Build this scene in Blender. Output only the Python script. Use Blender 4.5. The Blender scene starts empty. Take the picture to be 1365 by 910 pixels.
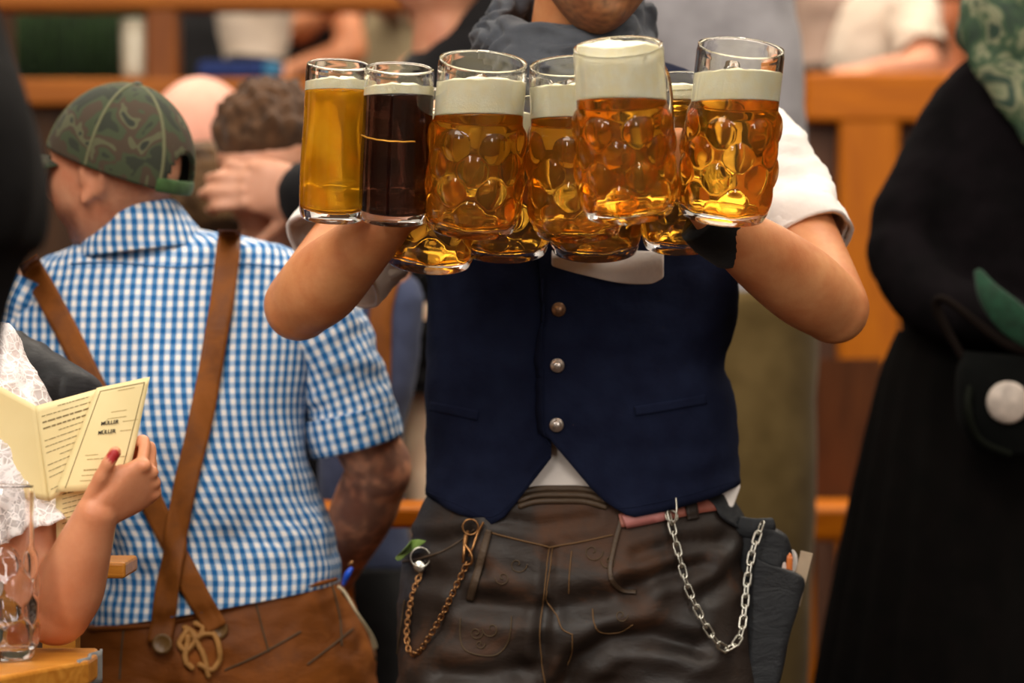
import bpy, bmesh, math, random
from mathutils import Vector, Matrix, noise, Euler
from mathutils.bvhtree import BVHTree
random.seed(7)
PI = math.pi
FPX, CX, CY, CAMZ = 4000.0, 682.5, 455.0, 1.15      # focal length in pixels of the 1365 x 910 frame, eye height
SC = bpy.context.scene
COL = SC.collection

def P(px, py, Y):
    return Vector(((px-CX)*Y/FPX, Y, CAMZ+(CY-py)*Y/FPX))
def on_height(px, py, z):
    Y = (CAMZ-z)*FPX/(py-CY)
    return Vector(((px-CX)*Y/FPX, Y, z))
def lin(c):
    if isinstance(c, str):
        c = [int(c[i:i+2], 16)/255 for i in (0, 2, 4)]
    return tuple((x/12.92 if x <= .04045 else ((x+.055)/1.055)**2.4) for x in c)

# ---------------------------------------------------------------- materials
class NT:
    def __init__(s, name):
        s.m = bpy.data.materials.new(name); s.m.use_nodes = True
        s.t = s.m.node_tree; s.t.nodes.clear()
        s.out = s.n('ShaderNodeOutputMaterial')
        s.b = s.n('ShaderNodeBsdfPrincipled'); s.l(s.b, 'BSDF', s.out, 'Surface')
    def n(s, typ, **kw):
        nd = s.t.nodes.new(typ)
        for k, v in kw.items():
            if hasattr(nd, k): setattr(nd, k, v)
            else: nd.inputs[k].default_value = v
        return nd
    def l(s, a, ao, b, bi): s.t.links.new(a.outputs[ao], b.inputs[bi])
    def ramp(s, src, so, stops, interp='LINEAR'):
        r = s.n('ShaderNodeValToRGB'); r.color_ramp.interpolation = interp
        el = r.color_ramp.elements
        while len(el) < len(stops): el.new(.5)
        for e, (p, c) in zip(el, stops):
            e.position = p; e.color = (*c, 1) if len(c) == 3 else c
        s.l(src, so, r, 'Fac'); return r
    def coords(s, kind='Object', scale=(1, 1, 1), rot=(0, 0, 0)):
        tc = s.n('ShaderNodeTexCoord'); mp = s.n('ShaderNodeMapping')
        mp.inputs['Scale'].default_value = scale; mp.inputs['Rotation'].default_value = rot
        s.l(tc, kind, mp, 'Vector'); return mp
    def noise(s, vec, scale, detail=3, rough=.5, dist=0):
        nd = s.n('ShaderNodeTexNoise'); nd.inputs['Scale'].default_value = scale
        nd.inputs['Detail'].default_value = detail; nd.inputs['Roughness'].default_value = rough
        nd.inputs['Distortion'].default_value = dist
        s.l(vec, 'Vector', nd, 'Vector'); return nd
    def bump(s, src, so, strength=.3, dist=.002, prev=None):
        b = s.n('ShaderNodeBump'); b.inputs['Strength'].default_value = strength
        b.inputs['Distance'].default_value = dist
        s.l(src, so, b, 'Height')
        if prev: s.l(prev, 'Normal', b, 'Normal')
        s.l(b, 'Normal', s.b, 'Normal'); return b
    def mix(s, fac, a, b, mode='MIX'):
        m = s.n('ShaderNodeMix'); m.data_type = 'RGBA'; m.blend_type = mode
        for val, idx in ((fac, 0), (a, 6), (b, 7)):
            if isinstance(val, tuple) and len(val) == 2 and hasattr(val[0], 'outputs'): s.t.links.new(val[0].outputs[val[1]], m.inputs[idx])
            elif isinstance(val, (int, float)): m.inputs[idx].default_value = val
            else: m.inputs[idx].default_value = (*val, 1) if len(val) == 3 else val
        return m

def cloth(name, c1, c2=None, rough=.85, scale=60, weave=900, bump=.25, sheen=.1, spec=.2, kind='Object'):
    k = NT(name); c1 = lin(c1); c2 = lin(c2) if c2 else tuple(x*.75 for x in c1)
    v = k.coords(kind); nz = k.noise(v, scale, 4)
    r = k.ramp(nz, 'Fac', [(.3, c2), (.7, c1)]); k.l(r, 'Color', k.b, 'Base Color')
    k.b.inputs['Roughness'].default_value = rough; k.b.inputs['Specular IOR Level'].default_value = spec
    k.b.inputs['Sheen Weight'].default_value = sheen
    n1 = k.noise(v, weave, 2); b1 = k.bump(n1, 'Fac', bump, .0006)
    n2 = k.noise(v, 14, 4, .6); k.bump(n2, 'Fac', .35, .01, b1)
    return k.m

def leather(name, c1, c2, c3=None, rough=.45, scale=9, spec=.5, bump=.5):
    k = NT(name); v = k.coords('Object'); nz = k.noise(v, scale, 6, .6, .6)
    c1, c2 = lin(c1), lin(c2); c3 = lin(c3) if c3 else c2
    r = k.ramp(nz, 'Fac', [(.38, c1), (.55, c2), (.72, c3)]); k.l(r, 'Color', k.b, 'Base Color')
    rr = k.ramp(nz, 'Fac', [(.3, (rough*.8,)*3), (.7, (min(1, rough*1.5),)*3)]); k.l(rr, 'Color', k.b, 'Roughness')
    k.b.inputs['Specular IOR Level'].default_value = spec
    vo = k.n('ShaderNodeTexVoronoi'); vo.inputs['Scale'].default_value = 320; k.l(v, 'Vector', vo, 'Vector')
    b1 = k.bump(vo, 'Distance', bump*.5, .0006)
    n2 = k.noise(k.coords('Object', (1, 1, 2.2)), 22, 5, .65, .8); k.bump(n2, 'Fac', bump, .006, b1)
    return k.m

def wood(name, c1, c2, rough=.5, axis='x', scale=1.0):
    k = NT(name); sc = {'x': (1.2, 14, 14), 'y': (14, 1.2, 14), 'z': (14, 14, 1.2)}[axis]
    v = k.coords('Object', tuple(a*scale for a in sc)); nz = k.noise(v, 3, 6, .6, 1.2)
    r = k.ramp(nz, 'Fac', [(.3, lin(c1)), (.7, lin(c2))]); k.l(r, 'Color', k.b, 'Base Color')
    k.b.inputs['Roughness'].default_value = rough; k.b.inputs['Specular IOR Level'].default_value = .22; k.bump(nz, 'Fac', .2, .002)
    return k.m

def plain(name, c, rough=.5, metal=0, spec=.5, noise_amt=.12, scale=40):
    k = NT(name); c = lin(c); v = k.coords('Object'); nz = k.noise(v, scale, 4)
    r = k.ramp(nz, 'Fac', [(.3, tuple(x*(1-noise_amt) for x in c)), (.7, tuple(min(1, x*(1+noise_amt)) for x in c))])
    k.l(r, 'Color', k.b, 'Base Color'); k.b.inputs['Roughness'].default_value = rough
    k.b.inputs['Metallic'].default_value = metal; k.b.inputs['Specular IOR Level'].default_value = spec
    return k.m

def skin_mat(name, c, c2, rough=.48, hairy=0):
    """skin with the colour attribute 'Tone' multiplied in (stubble, lips, ink, nails)"""
    k = NT(name); v = k.coords('Object'); nz = k.noise(v, 18, 5, .6)
    r = k.ramp(nz, 'Fac', [(.35, lin(c2)), (.65, lin(c))])
    at = k.n('ShaderNodeVertexColor'); at.layer_name = 'Tone'
    m = k.mix(1.0, (r, 'Color'), (at, 'Color'), 'MULTIPLY')
    k.l(m, 2, k.b, 'Base Color')
    k.b.inputs['Roughness'].default_value = rough
    k.b.inputs['Subsurface Weight'].default_value = .12
    k.b.inputs['Subsurface Radius'].default_value = (.012, .005, .003)
    k.b.inputs['Subsurface Scale'].default_value = 1.0
    k.b.inputs['Specular IOR Level'].default_value = .4
    n1 = k.noise(v, 420, 3); b1 = k.bump(n1, 'Fac', .25, .0008)
    n2 = k.noise(v, 60, 4); k.bump(n2, 'Fac', .18, .002, b1)
    return k.m

def gingham(name, blue, white, period=.0158):
    k = NT(name); tc = k.n('ShaderNodeTexCoord'); sp = k.n('ShaderNodeSeparateXYZ')
    nz = k.n('ShaderNodeTexNoise'); nz.inputs['Scale'].default_value = 9; k.l(tc, 'UV', nz, 'Vector')
    k.l(tc, 'UV', sp, 'Vector')
    outs = []
    for ax in 'XY':
        m1 = k.n('ShaderNodeMath', operation='MULTIPLY'); m1.inputs[1].default_value = 2*PI/period; k.l(sp, ax, m1, 0)
        m2 = k.n('ShaderNodeMath', operation='SINE'); k.l(m1, 0, m2, 0)
        m3 = k.n('ShaderNodeMath', operation='MULTIPLY_ADD'); m3.inputs[1].default_value = 3.0; m3.inputs[2].default_value = .5; m3.use_clamp = True; k.l(m2, 0, m3, 0)
        outs.append(m3)
    w = k.n('ShaderNodeMath', operation='MULTIPLY'); w.inputs[1].default_value = .68; k.l(outs[0], 0, w, 0)
    w2 = k.n('ShaderNodeMath', operation='MULTIPLY_ADD'); w2.inputs[1].default_value = .32; k.l(outs[1], 0, w2, 0); k.l(w, 0, w2, 2)
    r = k.ramp(w2, 0, [(0, lin(white)), (.45, lin('6f9fc9')), (1, lin(blue))]); k.l(r, 'Color', k.b, 'Base Color')
    k.b.inputs['Roughness'].default_value = .85; k.b.inputs['Specular IOR Level'].default_value = .15
    v = k.coords('Object'); n2 = k.noise(v, 13, 4, .55, .5); k.bump(n2, 'Fac', .5, .012)
    return k.m

# ---------------------------------------------------------------- objects
def tag(o, label=None, cat=None, group=None, kind=None):
    if label: o['label'] = label
    if cat: o['category'] = cat
    if group: o['group'] = group
    if kind: o['kind'] = kind
    return o
def thing(name, loc, label, cat, group=None):
    o = bpy.data.objects.new(name, None); COL.objects.link(o); o.location = loc; o.empty_display_size = .05
    return tag(o, label, cat, group)

def mkmesh(name, verts, faces, uvs=None, smooth=True):
    me = bpy.data.meshes.new(name); me.from_pydata([tuple(v) for v in verts], [], faces); me.update()
    if uvs:
        ul = me.uv_layers.new(name='UVMap')
        for lp in me.loops: ul.data[lp.index].uv = uvs[lp.vertex_index]
    if smooth: me.polygons.foreach_set('use_smooth', [True]*len(me.polygons))
    return me
def world_pos(o):
    p = Vector(o.location)
    while o.parent: o = o.parent; p += o.location
    return p
def put(name, me, mat, parent=None, label=None, world=True, kind=None):
    """link a mesh; its vertices are in world space (world=True) or in the parent's space"""
    o = bpy.data.objects.new(name, me); COL.objects.link(o)
    if isinstance(mat, (list, tuple)):
        for m in mat: me.materials.append(m)
    elif mat: me.materials.append(mat)
    if parent:
        o.parent = parent
        if world: o.location = -world_pos(parent)
    else:
        if world and len(me.vertices):            # origin at the base of the thing
            xs = [v.co for v in me.vertices]
            c = Vector(((min(v.x for v in xs)+max(v.x for v in xs))/2, (min(v.y for v in xs)+max(v.y for v in xs))/2, min(v.z for v in xs)))
            me.transform(Matrix.Translation(-c)); o.location = c
    return tag(o, label, kind=kind)

class Geo:
    """verts, faces and uvs collected"""
    def __init__(s): s.v, s.f, s.u = [], [], []
    def add(s, v, f, u=None):
        b = len(s.v); s.v += [Vector(x) for x in v]; s.f += [tuple(i+b for i in q) for q in f]
        s.u += u if u else [(0, 0)]*len(v); return s
    def join(s, g, M=None):
        return s.add([M @ x if M else x for x in g.v], g.f, list(g.u))
    def xf(s, M): s.v = [M @ x for x in s.v]; return s
    def mesh(s, name, smooth=True): return mkmesh(name, s.v, s.f, s.u, smooth)
    def put(s, name, mat, parent=None, label=None, world=True, smooth=True, kind=None):
        return put(name, s.mesh(name, smooth), mat, parent, label, world, kind)

def catmull(pts, n):
    """resample a list of equal-length tuples to n smooth samples (uniform in index)"""
    m = len(pts)
    if m == 1: return [pts[0]]*n
    out = []
    for i in range(n):
        t = i*(m-1)/(n-1); k = min(int(t), m-2); f = t-k
        p0, p1, p2, p3 = pts[max(k-1, 0)], pts[k], pts[k+1], pts[min(k+2, m-1)]
        out.append(tuple(.5*((2*b)+(-a+c)*f+(2*a-5*b+4*c-d)*f*f+(-a+3*b-3*c+d)*f**3) for a, b, c, d in zip(p0, p1, p2, p3)))
    return out

def loft(rings, closed=True, cap0=True, cap1=True, uvs=None):
    g = Geo(); n = len(rings[0]); v = [p for r in rings for p in r]; f = []
    for i in range(len(rings)-1):
        for j in range(n if closed else n-1):
            a = i*n+j; b = i*n+(j+1) % n
            f.append((a, b, b+n, a+n))
    if cap0: f.append(tuple(range(n-1, -1, -1)))
    if cap1: f.append(tuple(range((len(rings)-1)*n, len(rings)*n)))
    return g.add(v, f, uvs)

def tube(path, n=20, seg=24, up=None, round_ends=True, exp=2.0, capped=True):
    """path: list of (Vector, r) or (Vector, rx, ry); smooth tube with elliptic section"""
    pts = [(*p[0], p[1], p[2] if len(p) > 2 else p[1]) for p in path]
    s = catmull(pts, seg) if len(pts) > 1 else pts
    C = [Vector(q[:3]) for q in s]; RX = [max(q[3], 1e-4) for q in s]; RY = [max(q[4], 1e-4) for q in s]
    T = [(C[min(i+1, len(C)-1)]-C[max(i-1, 0)]).normalized() for i in range(len(C))]
    if round_ends:
        def ends(c, t, rx, ry, sgn):
            out = []
            for a in (80, 62, 42, 20):
                ra = math.radians(a); out.append((c+t*sgn*math.sin(ra)*min(rx, ry)*.95, t, rx*math.cos(ra), ry*math.cos(ra)))
            return out
        pre = ends(C[0], T[0], RX[0], RY[0], -1); post = ends(C[-1], T[-1], RX[-1], RY[-1], 1)[::-1]
        C = [q[0] for q in pre]+C+[q[0] for q in post]; T = [q[1] for q in pre]+T+[q[1] for q in post]
        RX = [q[2] for q in pre]+RX+[q[2] for q in post]; RY = [q[3] for q in pre]+RY+[q[3] for q in post]
    u = Vector(up) if up else (Vector((0, 0, 1)) if abs(T[0].z) < .9 else Vector((0, -1, 0)))
    rings, uv = [], []; L = 0; rm = sum(RX)/len(RX)
    for i, (c, t) in enumerate(zip(C, T)):
        if i: L += (C[i]-C[i-1]).length
        x = u.cross(t)
        if x.length < 1e-5: x = Vector((1, 0, 0)).cross(t)
        x.normalize(); y = t.cross(x).normalized()
        if not up: u = y
        ring = []
        for j in range(n):
            a = 2*PI*j/n; ca, sa = math.cos(a), math.sin(a)
            if exp != 2: ca = math.copysign(abs(ca)**(2/exp), ca); sa = math.copysign(abs(sa)**(2/exp), sa)
            ring.append(c+x*RX[i]*ca+y*RY[i]*sa); uv.append((j/n*2*PI*rm, L))
        rings.append(ring)
    return loft(rings, True, capped, capped, uv)

def torso(rows, n=72, seg=60, cap0=True, cap1=True, exp=2.4, rip=None):
    """rows: (py_left, py_right, x_left, x_right, Y, half depth); silhouettes as seen straight on, a true closed body in space"""
    s = catmull([tuple(float(x) for x in r) for r in rows], seg); rings, uv = [], []
    for (pl, pr, xl, xr, Y, hd) in s:
        ring = []; us = [0.0]
        for j in range(n):
            a = 2*PI*j/n-PI/2; ca, sa = math.cos(a), math.sin(a)
            k = 1.0
            if rip: k = rip(a, (pl+pr)/2)
            ca_ = math.copysign(abs(ca)**(2/exp), ca)*k; sa_ = math.copysign(abs(sa)**(2/exp), sa)*k
            px = (xl+xr)/2+(xr-xl)/2*ca_; t = (ca_+1)/2; py = pl+(pr-pl)*t
            q = P(px, py, Y); ring.append(Vector((q.x, Y+hd*sa_, q.z)))
        d = [(ring[(j+1) % n]-ring[j]).length for j in range(n)]; acc = 0
        for j in range(n):
            uv.append((acc if j <= n//2 else acc-sum(d), ring[j].z)); acc += d[j]
        rings.append(ring)
    return loft(rings, True, cap0, cap1, uv)

def wrinkle(g, amp=.004, scale=9, stretch=(1, 1, 1), seed=0, ridged=False, mask=None):
    me = g.mesh('tmp'); nr = [v.normal.copy() for v in me.vertices]
    for i, v in enumerate(g.v):
        q = Vector((v.x*stretch[0], v.y*stretch[1], v.z*stretch[2]))*scale+Vector((seed*7.1, seed*3.3, seed))
        w = noise.fractal(q, 1.0, 2.0, 4) if not ridged else (1-2*abs(noise.noise(q)))
        a = amp*(mask(v) if mask else 1)
        g.v[i] = v+nr[i]*w*a
    bpy.data.meshes.remove(me); return g

def ball(c, r, n=20, m=14):
    r = Vector((r, r, r)) if isinstance(r, (int, float)) else Vector(r); rings = []
    for i in range(1, m):
        v = PI*i/m; rings.append([c+Vector((r.x*math.sin(v)*math.cos(2*PI*j/n), r.y*math.sin(v)*math.sin(2*PI*j/n), -r.z*math.cos(v))) for j in range(n)])
    return loft(rings)

def box(g, a, b, M=None):
    v = [Vector((x, y, z)) for x in (a[0], b[0]) for y in (a[1], b[1]) for z in (a[2], b[2])]
    if M: v = [M @ q for q in v]
    g.add(v, [(0, 1, 3, 2), (4, 6, 7, 5), (0, 4, 5, 1), (2, 3, 7, 6), (0, 2, 6, 4), (1, 5, 7, 3)]); return g

def bevel(o, w=.004, seg=2):
    m = o.modifiers.new('bevel', 'BEVEL'); m.width = w; m.segments = seg; m.limit_method = 'ANGLE'; return o
def solid(o, t, off=1):
    m = o.modifiers.new('solid', 'SOLIDIFY'); m.thickness = t; m.offset = off; return o
def subsurf(o, k=1):
    m = o.modifiers.new('sub', 'SUBSURF'); m.levels = m.render_levels = k; return o

def fuse(name, geos, voxel, mat, parent, label=None, smooth=6, tone=None, post=None, factor=.5):
    """join closed shapes into ONE continuous skin; tone(v)->rgb writes the 'Tone' attribute"""
    g = Geo()
    for q in geos: g.join(q)
    me = g.mesh('tmp'); o = bpy.data.objects.new('tmp', me); COL.objects.link(o)
    r = o.modifiers.new('r', 'REMESH'); r.mode = 'VOXEL'; r.voxel_size = voxel; r.use_smooth_shade = True
    if smooth:
        s = o.modifiers.new('s', 'SMOOTH'); s.iterations = smooth; s.factor = factor
    dg = bpy.context.evaluated_depsgraph_get(); ev = o.evaluated_get(dg)
    m2 = bpy.data.meshes.new_from_object(ev); bpy.data.objects.remove(o); bpy.data.meshes.remove(me)
    m2.name = name
    if post:
        nr = [v.normal.copy() for v in m2.vertices]
        for v, n_ in zip(m2.vertices, nr): v.co = post(v.co.copy(), n_)
    ca = m2.color_attributes.new('Tone', 'FLOAT_COLOR', 'POINT')
    for i, v in enumerate(m2.vertices):
        c = tone(v.co) if tone else (1, 1, 1)
        ca.data[i].color = (*c, 1)
    m2.polygons.foreach_set('use_smooth', [True]*len(m2.polygons))
    return put(name, m2, mat, parent, label)

# ---------------------------------------------------------------- laying things on surfaces
def bvh(*objs):
    vs, fs = [], []
    for o in objs:
        b = len(vs); p = world_pos(o); vs += [v.co+p for v in o.data.vertices]; fs += [tuple(i+b for i in q.vertices) for q in o.data.polygons]
    return BVHTree.FromPolygons(vs, fs)
EYE = Vector((0, 0, CAMZ))
def lay(px, py, tree, off=0., Y=None):
    d = (P(px, py, 4)-EYE).normalized(); h = tree.ray_cast(EYE, d)
    if h[0] is None: return (P(px, py, Y) if Y else None), Vector((0, -1, 0))
    n = h[1] if h[1].dot(d) < 0 else -h[1]
    return h[0]+n*off, n
def path2(pts, n): return catmull([tuple(map(float, p)) for p in pts], n)

def strap(pts, width, tree, thick=.003, off=.0015, n=40, m=6, Y=None, uvs=True):
    """a band lying on a surface, pts in pixels (x, y[, width])"""
    s = path2([(p[0], p[1], p[2] if len(p) > 2 else width) for p in pts], n); g = Geo(); top, uv = [], []
    last = Y or 4.
    norms = []
    for i, (x, y, w) in enumerate(s):
        a, b = s[max(i-1, 0)], s[min(i+1, n-1)]; t = Vector((b[0]-a[0], b[1]-a[1])).normalized(); q = Vector((-t.y, t.x))
        row = []; nn = []
        for j in range(m+1):
            k = (j/m-.5)*w; h, nr = lay(x+q.x*k, y+q.y*k, tree, off)
            row.append((x+q.x*k, y+q.y*k, h)); nn.append(nr)
        for j in range(m+1):
            if row[j][2] is None or (Y and abs(row[j][2].y-Y) > .25):
                c = [r[2].y for r in row if r[2] is not None and not (Y and abs(r[2].y-Y) > .25)]
                yy = sum(c)/len(c) if c else last
                row[j] = (row[j][0], row[j][1], P(row[j][0], row[j][1], yy))
        last = sum(r[2].y for r in row)/len(row)
        top.append([r[2] for r in row]); norms.append(nn)
    # smooth the depth along the band so that it bridges folds
    for _ in range(2):
        for i in range(1, n-1):
            for j in range(m+1):
                top[i][j] = top[i][j]*.5+(top[i-1][j]+top[i+1][j])*.25
    V = [p for r in top for p in r]; Bk = []
    for i in range(n):
        for j in range(m+1):
            Bk.append(top[i][j]+Vector((0, -thick, 0)))
    w_ = m+1; f = []
    for i in range(n-1):
        for j in range(m):
            a = i*w_+j; f.append((a, a+w_, a+w_+1, a+1)); o_ = len(V); f.append((o_+a, o_+a+1, o_+a+w_+1, o_+a+w_))
    o_ = len(V)
    for i in range(n-1):
        a = i*w_; f.append((a, o_+a, o_+a+w_, a+w_)); a = i*w_+m; f.append((a, a+w_, o_+a+w_, o_+a))
    for j in range(m):
        a = j; f.append((a, a+1, o_+a+1, o_+a)); a = (n-1)*w_+j; f.append((a, o_+a, o_+a+1, a+1))
    L = [(j/m*.03, i/n*.5) for i in range(n) for j in range(m+1)]
    return g.add(V+Bk, f, L+L)

def cord(pts, r, tree, off=.001, n=40, Y=None, sides=8):
    s = path2(pts, n); out = []
    for x, y in [q[:2] for q in s]:
        h, nr = lay(x, y, tree, off, Y)
        if h is not None: out.append((h, r))
    return tube(out, sides, len(out)) if len(out) > 2 else Geo()

def basis(n, up=Vector((0, 0, 1))):
    n = n.normalized(); x = up.cross(n)
    if x.length < 1e-4: x = Vector((1, 0, 0))
    x.normalize(); y = n.cross(x)
    return Matrix((x, y, n)).transposed().to_4x4()

def lathe(prof, n=32, closed_ends=True):
    rings = [[Vector((r*math.cos(2*PI*j/n), r*math.sin(2*PI*j/n), z)) for j in range(n)] for r, z in prof]
    return loft(rings, True, closed_ends, closed_ends)

def torus(R, r, n=24, m=8, sx=1, sy=1, long=0):
    """ring in the XY plane, stretched by 'long' along X into a chain link"""
    rings = []
    for i in range(n):
        a = 2*PI*i/n; c = Vector((R*math.cos(a)*sx+math.copysign(long, math.cos(a)), R*math.sin(a)*sy, 0)); d = Vector((math.cos(a), math.sin(a), 0))
        rings.append([c+d*r*math.cos(2*PI*j/m)+Vector((0, 0, r*math.sin(2*PI*j/m))) for j in range(m)])
    g = Geo(); v = [p for q in rings for p in q]; f = []
    for i in range(n):
        for j in range(m):
            a = i*m+j; b = i*m+(j+1) % m; c = ((i+1) % n)*m+(j+1) % m; d = ((i+1) % n)*m+j; f.append((a, d, c, b))
    return g.add(v, f)
# ---------------------------------------------------------------- heads and hands
def head_point(a, v, feat=1.0):
    """a = azimuth (0 is the face, towards -Y), v = polar angle from the crown"""
    sv, cv = math.sin(v), math.cos(v)
    x, y, z = .076*sv*math.sin(a), -.096*sv*math.cos(a), .122*cv
    t = max(0, -z/.122)
    x *= 1-.22*t**1.8
    if y > 0: y *= 1-.62*t**1.2
    else: y *= 1-.10*t**2
    if z > 0: x *= 1+.05*math.sin(PI*min(1, z/.12)); y *= 1+.04*math.sin(PI*min(1, z/.12))
    if feat and math.cos(a) > -.1 and sv > .02:
        w = max(0, min(1, math.cos(a)*2+.2)); g = lambda u, s: math.exp(-(u/s)**2); ax = abs(x)
        ramp = max(0, min(1, (.022-z)/.058)) if z > -.038 else max(0, 1-(-.038-z)/.012)
        dy = -.026*g(x, .010+.006*max(0, min(1, (-z)/.035)))*ramp
        dy -= .006*g(z-.030, .011)*g(x, .050)
        dy += .013*g(ax-.031, .015)*g(z-.010, .013)
        dy -= .006*g(x, .024)*(g(z+.056, .0055)+g(z+.068, .0065)); dy += .004*g(x, .022)*g(z+.0615, .003)
        dy += .005*g(x, .03)*g(z+.082, .009)
        dy -= .012*g(x, .022)*g(z+.104, .016)
        dy -= .004*g(ax-.042, .016)*g(z+.022, .018)
        y += dy*w*feat
    return Vector((x, y, z))

def head_geo(n=72, m=56, feat=1.0):
    rings = [[head_point(2*PI*j/n, PI*i/m, feat) for j in range(n)] for i in range(1, m)]
    return loft(rings)
def ear_geo(s):
    g = Geo(); path = []
    for k in range(11):
        a = math.radians(-60+k*24); path.append((Vector((s*(.080+.006*math.sin(a)), .012-.0155*math.cos(a)*-1, .002+.029*math.sin(a))), .0058))
    g.join(tube(path, 10, 24))
    g.join(tube([(Vector((s*.074, .006, .018)), .005, .012), (Vector((s*.075, .010, -.02)), .005, .012)], 12, 8))
    g.join(ball(Vector((s*.077, .000, -.028)), (.006, .008, .009)))
    g.join(ball(Vector((s*.078, -.006, -.004)), (.004, .005, .006)))
    return g
def head_matrix(c, yaw=0, pitch=0, roll=0, s=1.0):
    return Matrix.Translation(c) @ Matrix.Rotation(math.radians(yaw), 4, 'Z') @ Matrix.Rotation(math.radians(roll), 4, 'Y') @ Matrix.Rotation(math.radians(pitch), 4, 'X') @ Matrix.Scale(s, 4)
def head_parts(M, feat=1.0, ear=0):
    E_ = M @ Matrix.Translation((0, 0, ear))
    return [Geo().join(head_geo(feat=feat), M), Geo().join(ear_geo(1), E_), Geo().join(ear_geo(-1), E_)]
def eyes(M, parent, mat_e, mat_i):
    for s in (-1, 1):
        g = Geo().join(ball(Vector((s*.031, -.0705, .009)), .0108), M); e = g.put('eye', mat_e, parent)
        Geo().join(ball(Vector((s*.031, -.0778, .009)), (.0050, .0040, .0050)), M).put('iris', mat_i, e)

def hair_shell(M, mask, thick=.012, amp=.006, scale=30, stretch=(1, 1, 1), seed=0, n=96, m=72):
    """mask(local point) -> extra thickness factor (<=0 bare)"""
    g = Geo(); pts, ok = [], []
    for i in range(0, m+1):
        for j in range(n):
            p = head_point(2*PI*j/n, max(.001, PI*i/m), 0); k = mask(p); d = p.normalized()
            q = Vector((p.x*stretch[0], p.y*stretch[1], p.z*stretch[2]))
            w = noise.fractal(q*scale+Vector((seed, 0, 0)), 1, 2, 3)
            kk = max(0, min(1, k)); pts.append(p+d*(-.004+kk*(thick+.004+amp*w))); ok.append(k > -.0)
    f = []
    for i in range(m):
        for j in range(n):
            a = i*n+j; b = i*n+(j+1) % n
            if all(ok[q] for q in (a, b, a+n, b+n)): f.append((a, a+n, b+n, b))
    g.add(pts, f); return g.xf(M)

def finger(root, d, nrm, side, lens, curl, r):
    """d: pointing direction, nrm: palm direction; curl = three bend angles (degrees) towards the palm"""
    p = root.copy(); path = [(p.copy()-d*r*.5, r*1.02)]; ang = 0
    for L, c in zip(lens, curl):
        ang += math.radians(c); q = (d*math.cos(ang)+nrm*math.sin(ang)).normalized()
        path.append((p+q*L*.5, r*.93)); p = p+q*L; path.append((p.copy(), r*.97)); r *= .92
    return tube(path, 14, 26), p

def hand(wrist, d, palm, side=1, curls=((35, 50, 30),)*4, thumb=(25, 20), spread=6, s=1.0, thumb_dir=None, thumb_root=.02, tl=1.0):
    """d: towards the fingers, palm: direction the palm faces, side: +1 thumb on the x side of d x palm"""
    d = d.normalized(); palm = (palm-d*palm.dot(d)).normalized(); x = d.cross(palm).normalized()*side     # x points to the thumb side
    out = []; tips = []
    kn = []
    for k, (off, fwd) in enumerate(((.027, .090), (.009, .094), (-.009, .090), (-.026, .082))):
        kn.append(wrist+x*off*s+d*fwd*s-palm*.002*s)
    out.append(tube([(wrist-d*.01*s, .023*s, .020*s), (wrist+d*.025*s, .034*s, .019*s), (wrist+d*.060*s, .041*s, .016*s), (wrist+d*.086*s, .040*s, .012*s)], 24, 16, up=palm, exp=2.6))
    out.append(tube([(wrist+x*.018*s+palm*.006*s, .013*s), (wrist+x*.030*s+d*.035*s+palm*.008*s, .016*s), (wrist+x*.033*s+d*.060*s+palm*.004*s, .011*s)], 16, 12))
    lens = ((.045, .026, .021), (.049, .030, .022), (.045, .028, .021), (.036, .021, .019)); rr = (.0092, .0095, .0090, .0080)
    for k in range(4):
        a = math.radians(spread*(1.5-k)); dd = (d*math.cos(a)+x*math.sin(a)).normalized()
        g, tip = finger(kn[k], dd, palm, x, [q*s for q in lens[k]], curls[k % len(curls)], rr[k]*s); out.append(g); tips.append(tip)
        out.append(ball(kn[k]-palm*.004*s, .0098*s, 12, 8))
    td = thumb_dir.normalized() if thumb_dir else (d*.62+x*.72+palm*.32).normalized()
    root = wrist+x*.028*s+d*thumb_root*s+palm*.006*s; tn = (palm*.5-x*.8).normalized(); tn = (tn-td*tn.dot(td)).normalized()
    g, tip = finger(root, td, tn, x, (.042*s*tl, .034*s*tl, .027*s*tl), (0, thumb[0], thumb[1]), .0115*s); out.append(g); tips.append(tip)
    return out, tips

def limb(*pts, up=None, n=24, seg=30):
    return tube(list(pts), n, seg, up=up)

def shoe(c, yaw, mat, parent, s=1.0):
    M = Matrix.Translation(c) @ Matrix.Rotation(math.radians(yaw), 4, 'Z')
    rows = [(-.17, .022, .018, .0), (-.14, .042, .028, .004), (-.07, .047, .036, .010), (0, .040, .045, .02), (.05, .038, .052, .03), (.10, .032, .04, .02)]
    rings = []
    for y, w, h, b in catmull(rows, 20):
        rings.append([M @ Vector((w*s*math.cos(2*PI*j/20), y*s, max(0, h*s+h*s*math.sin(2*PI*j/20)))) for j in range(20)])
    loft(rings).put('shoe', mat, parent)
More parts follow.
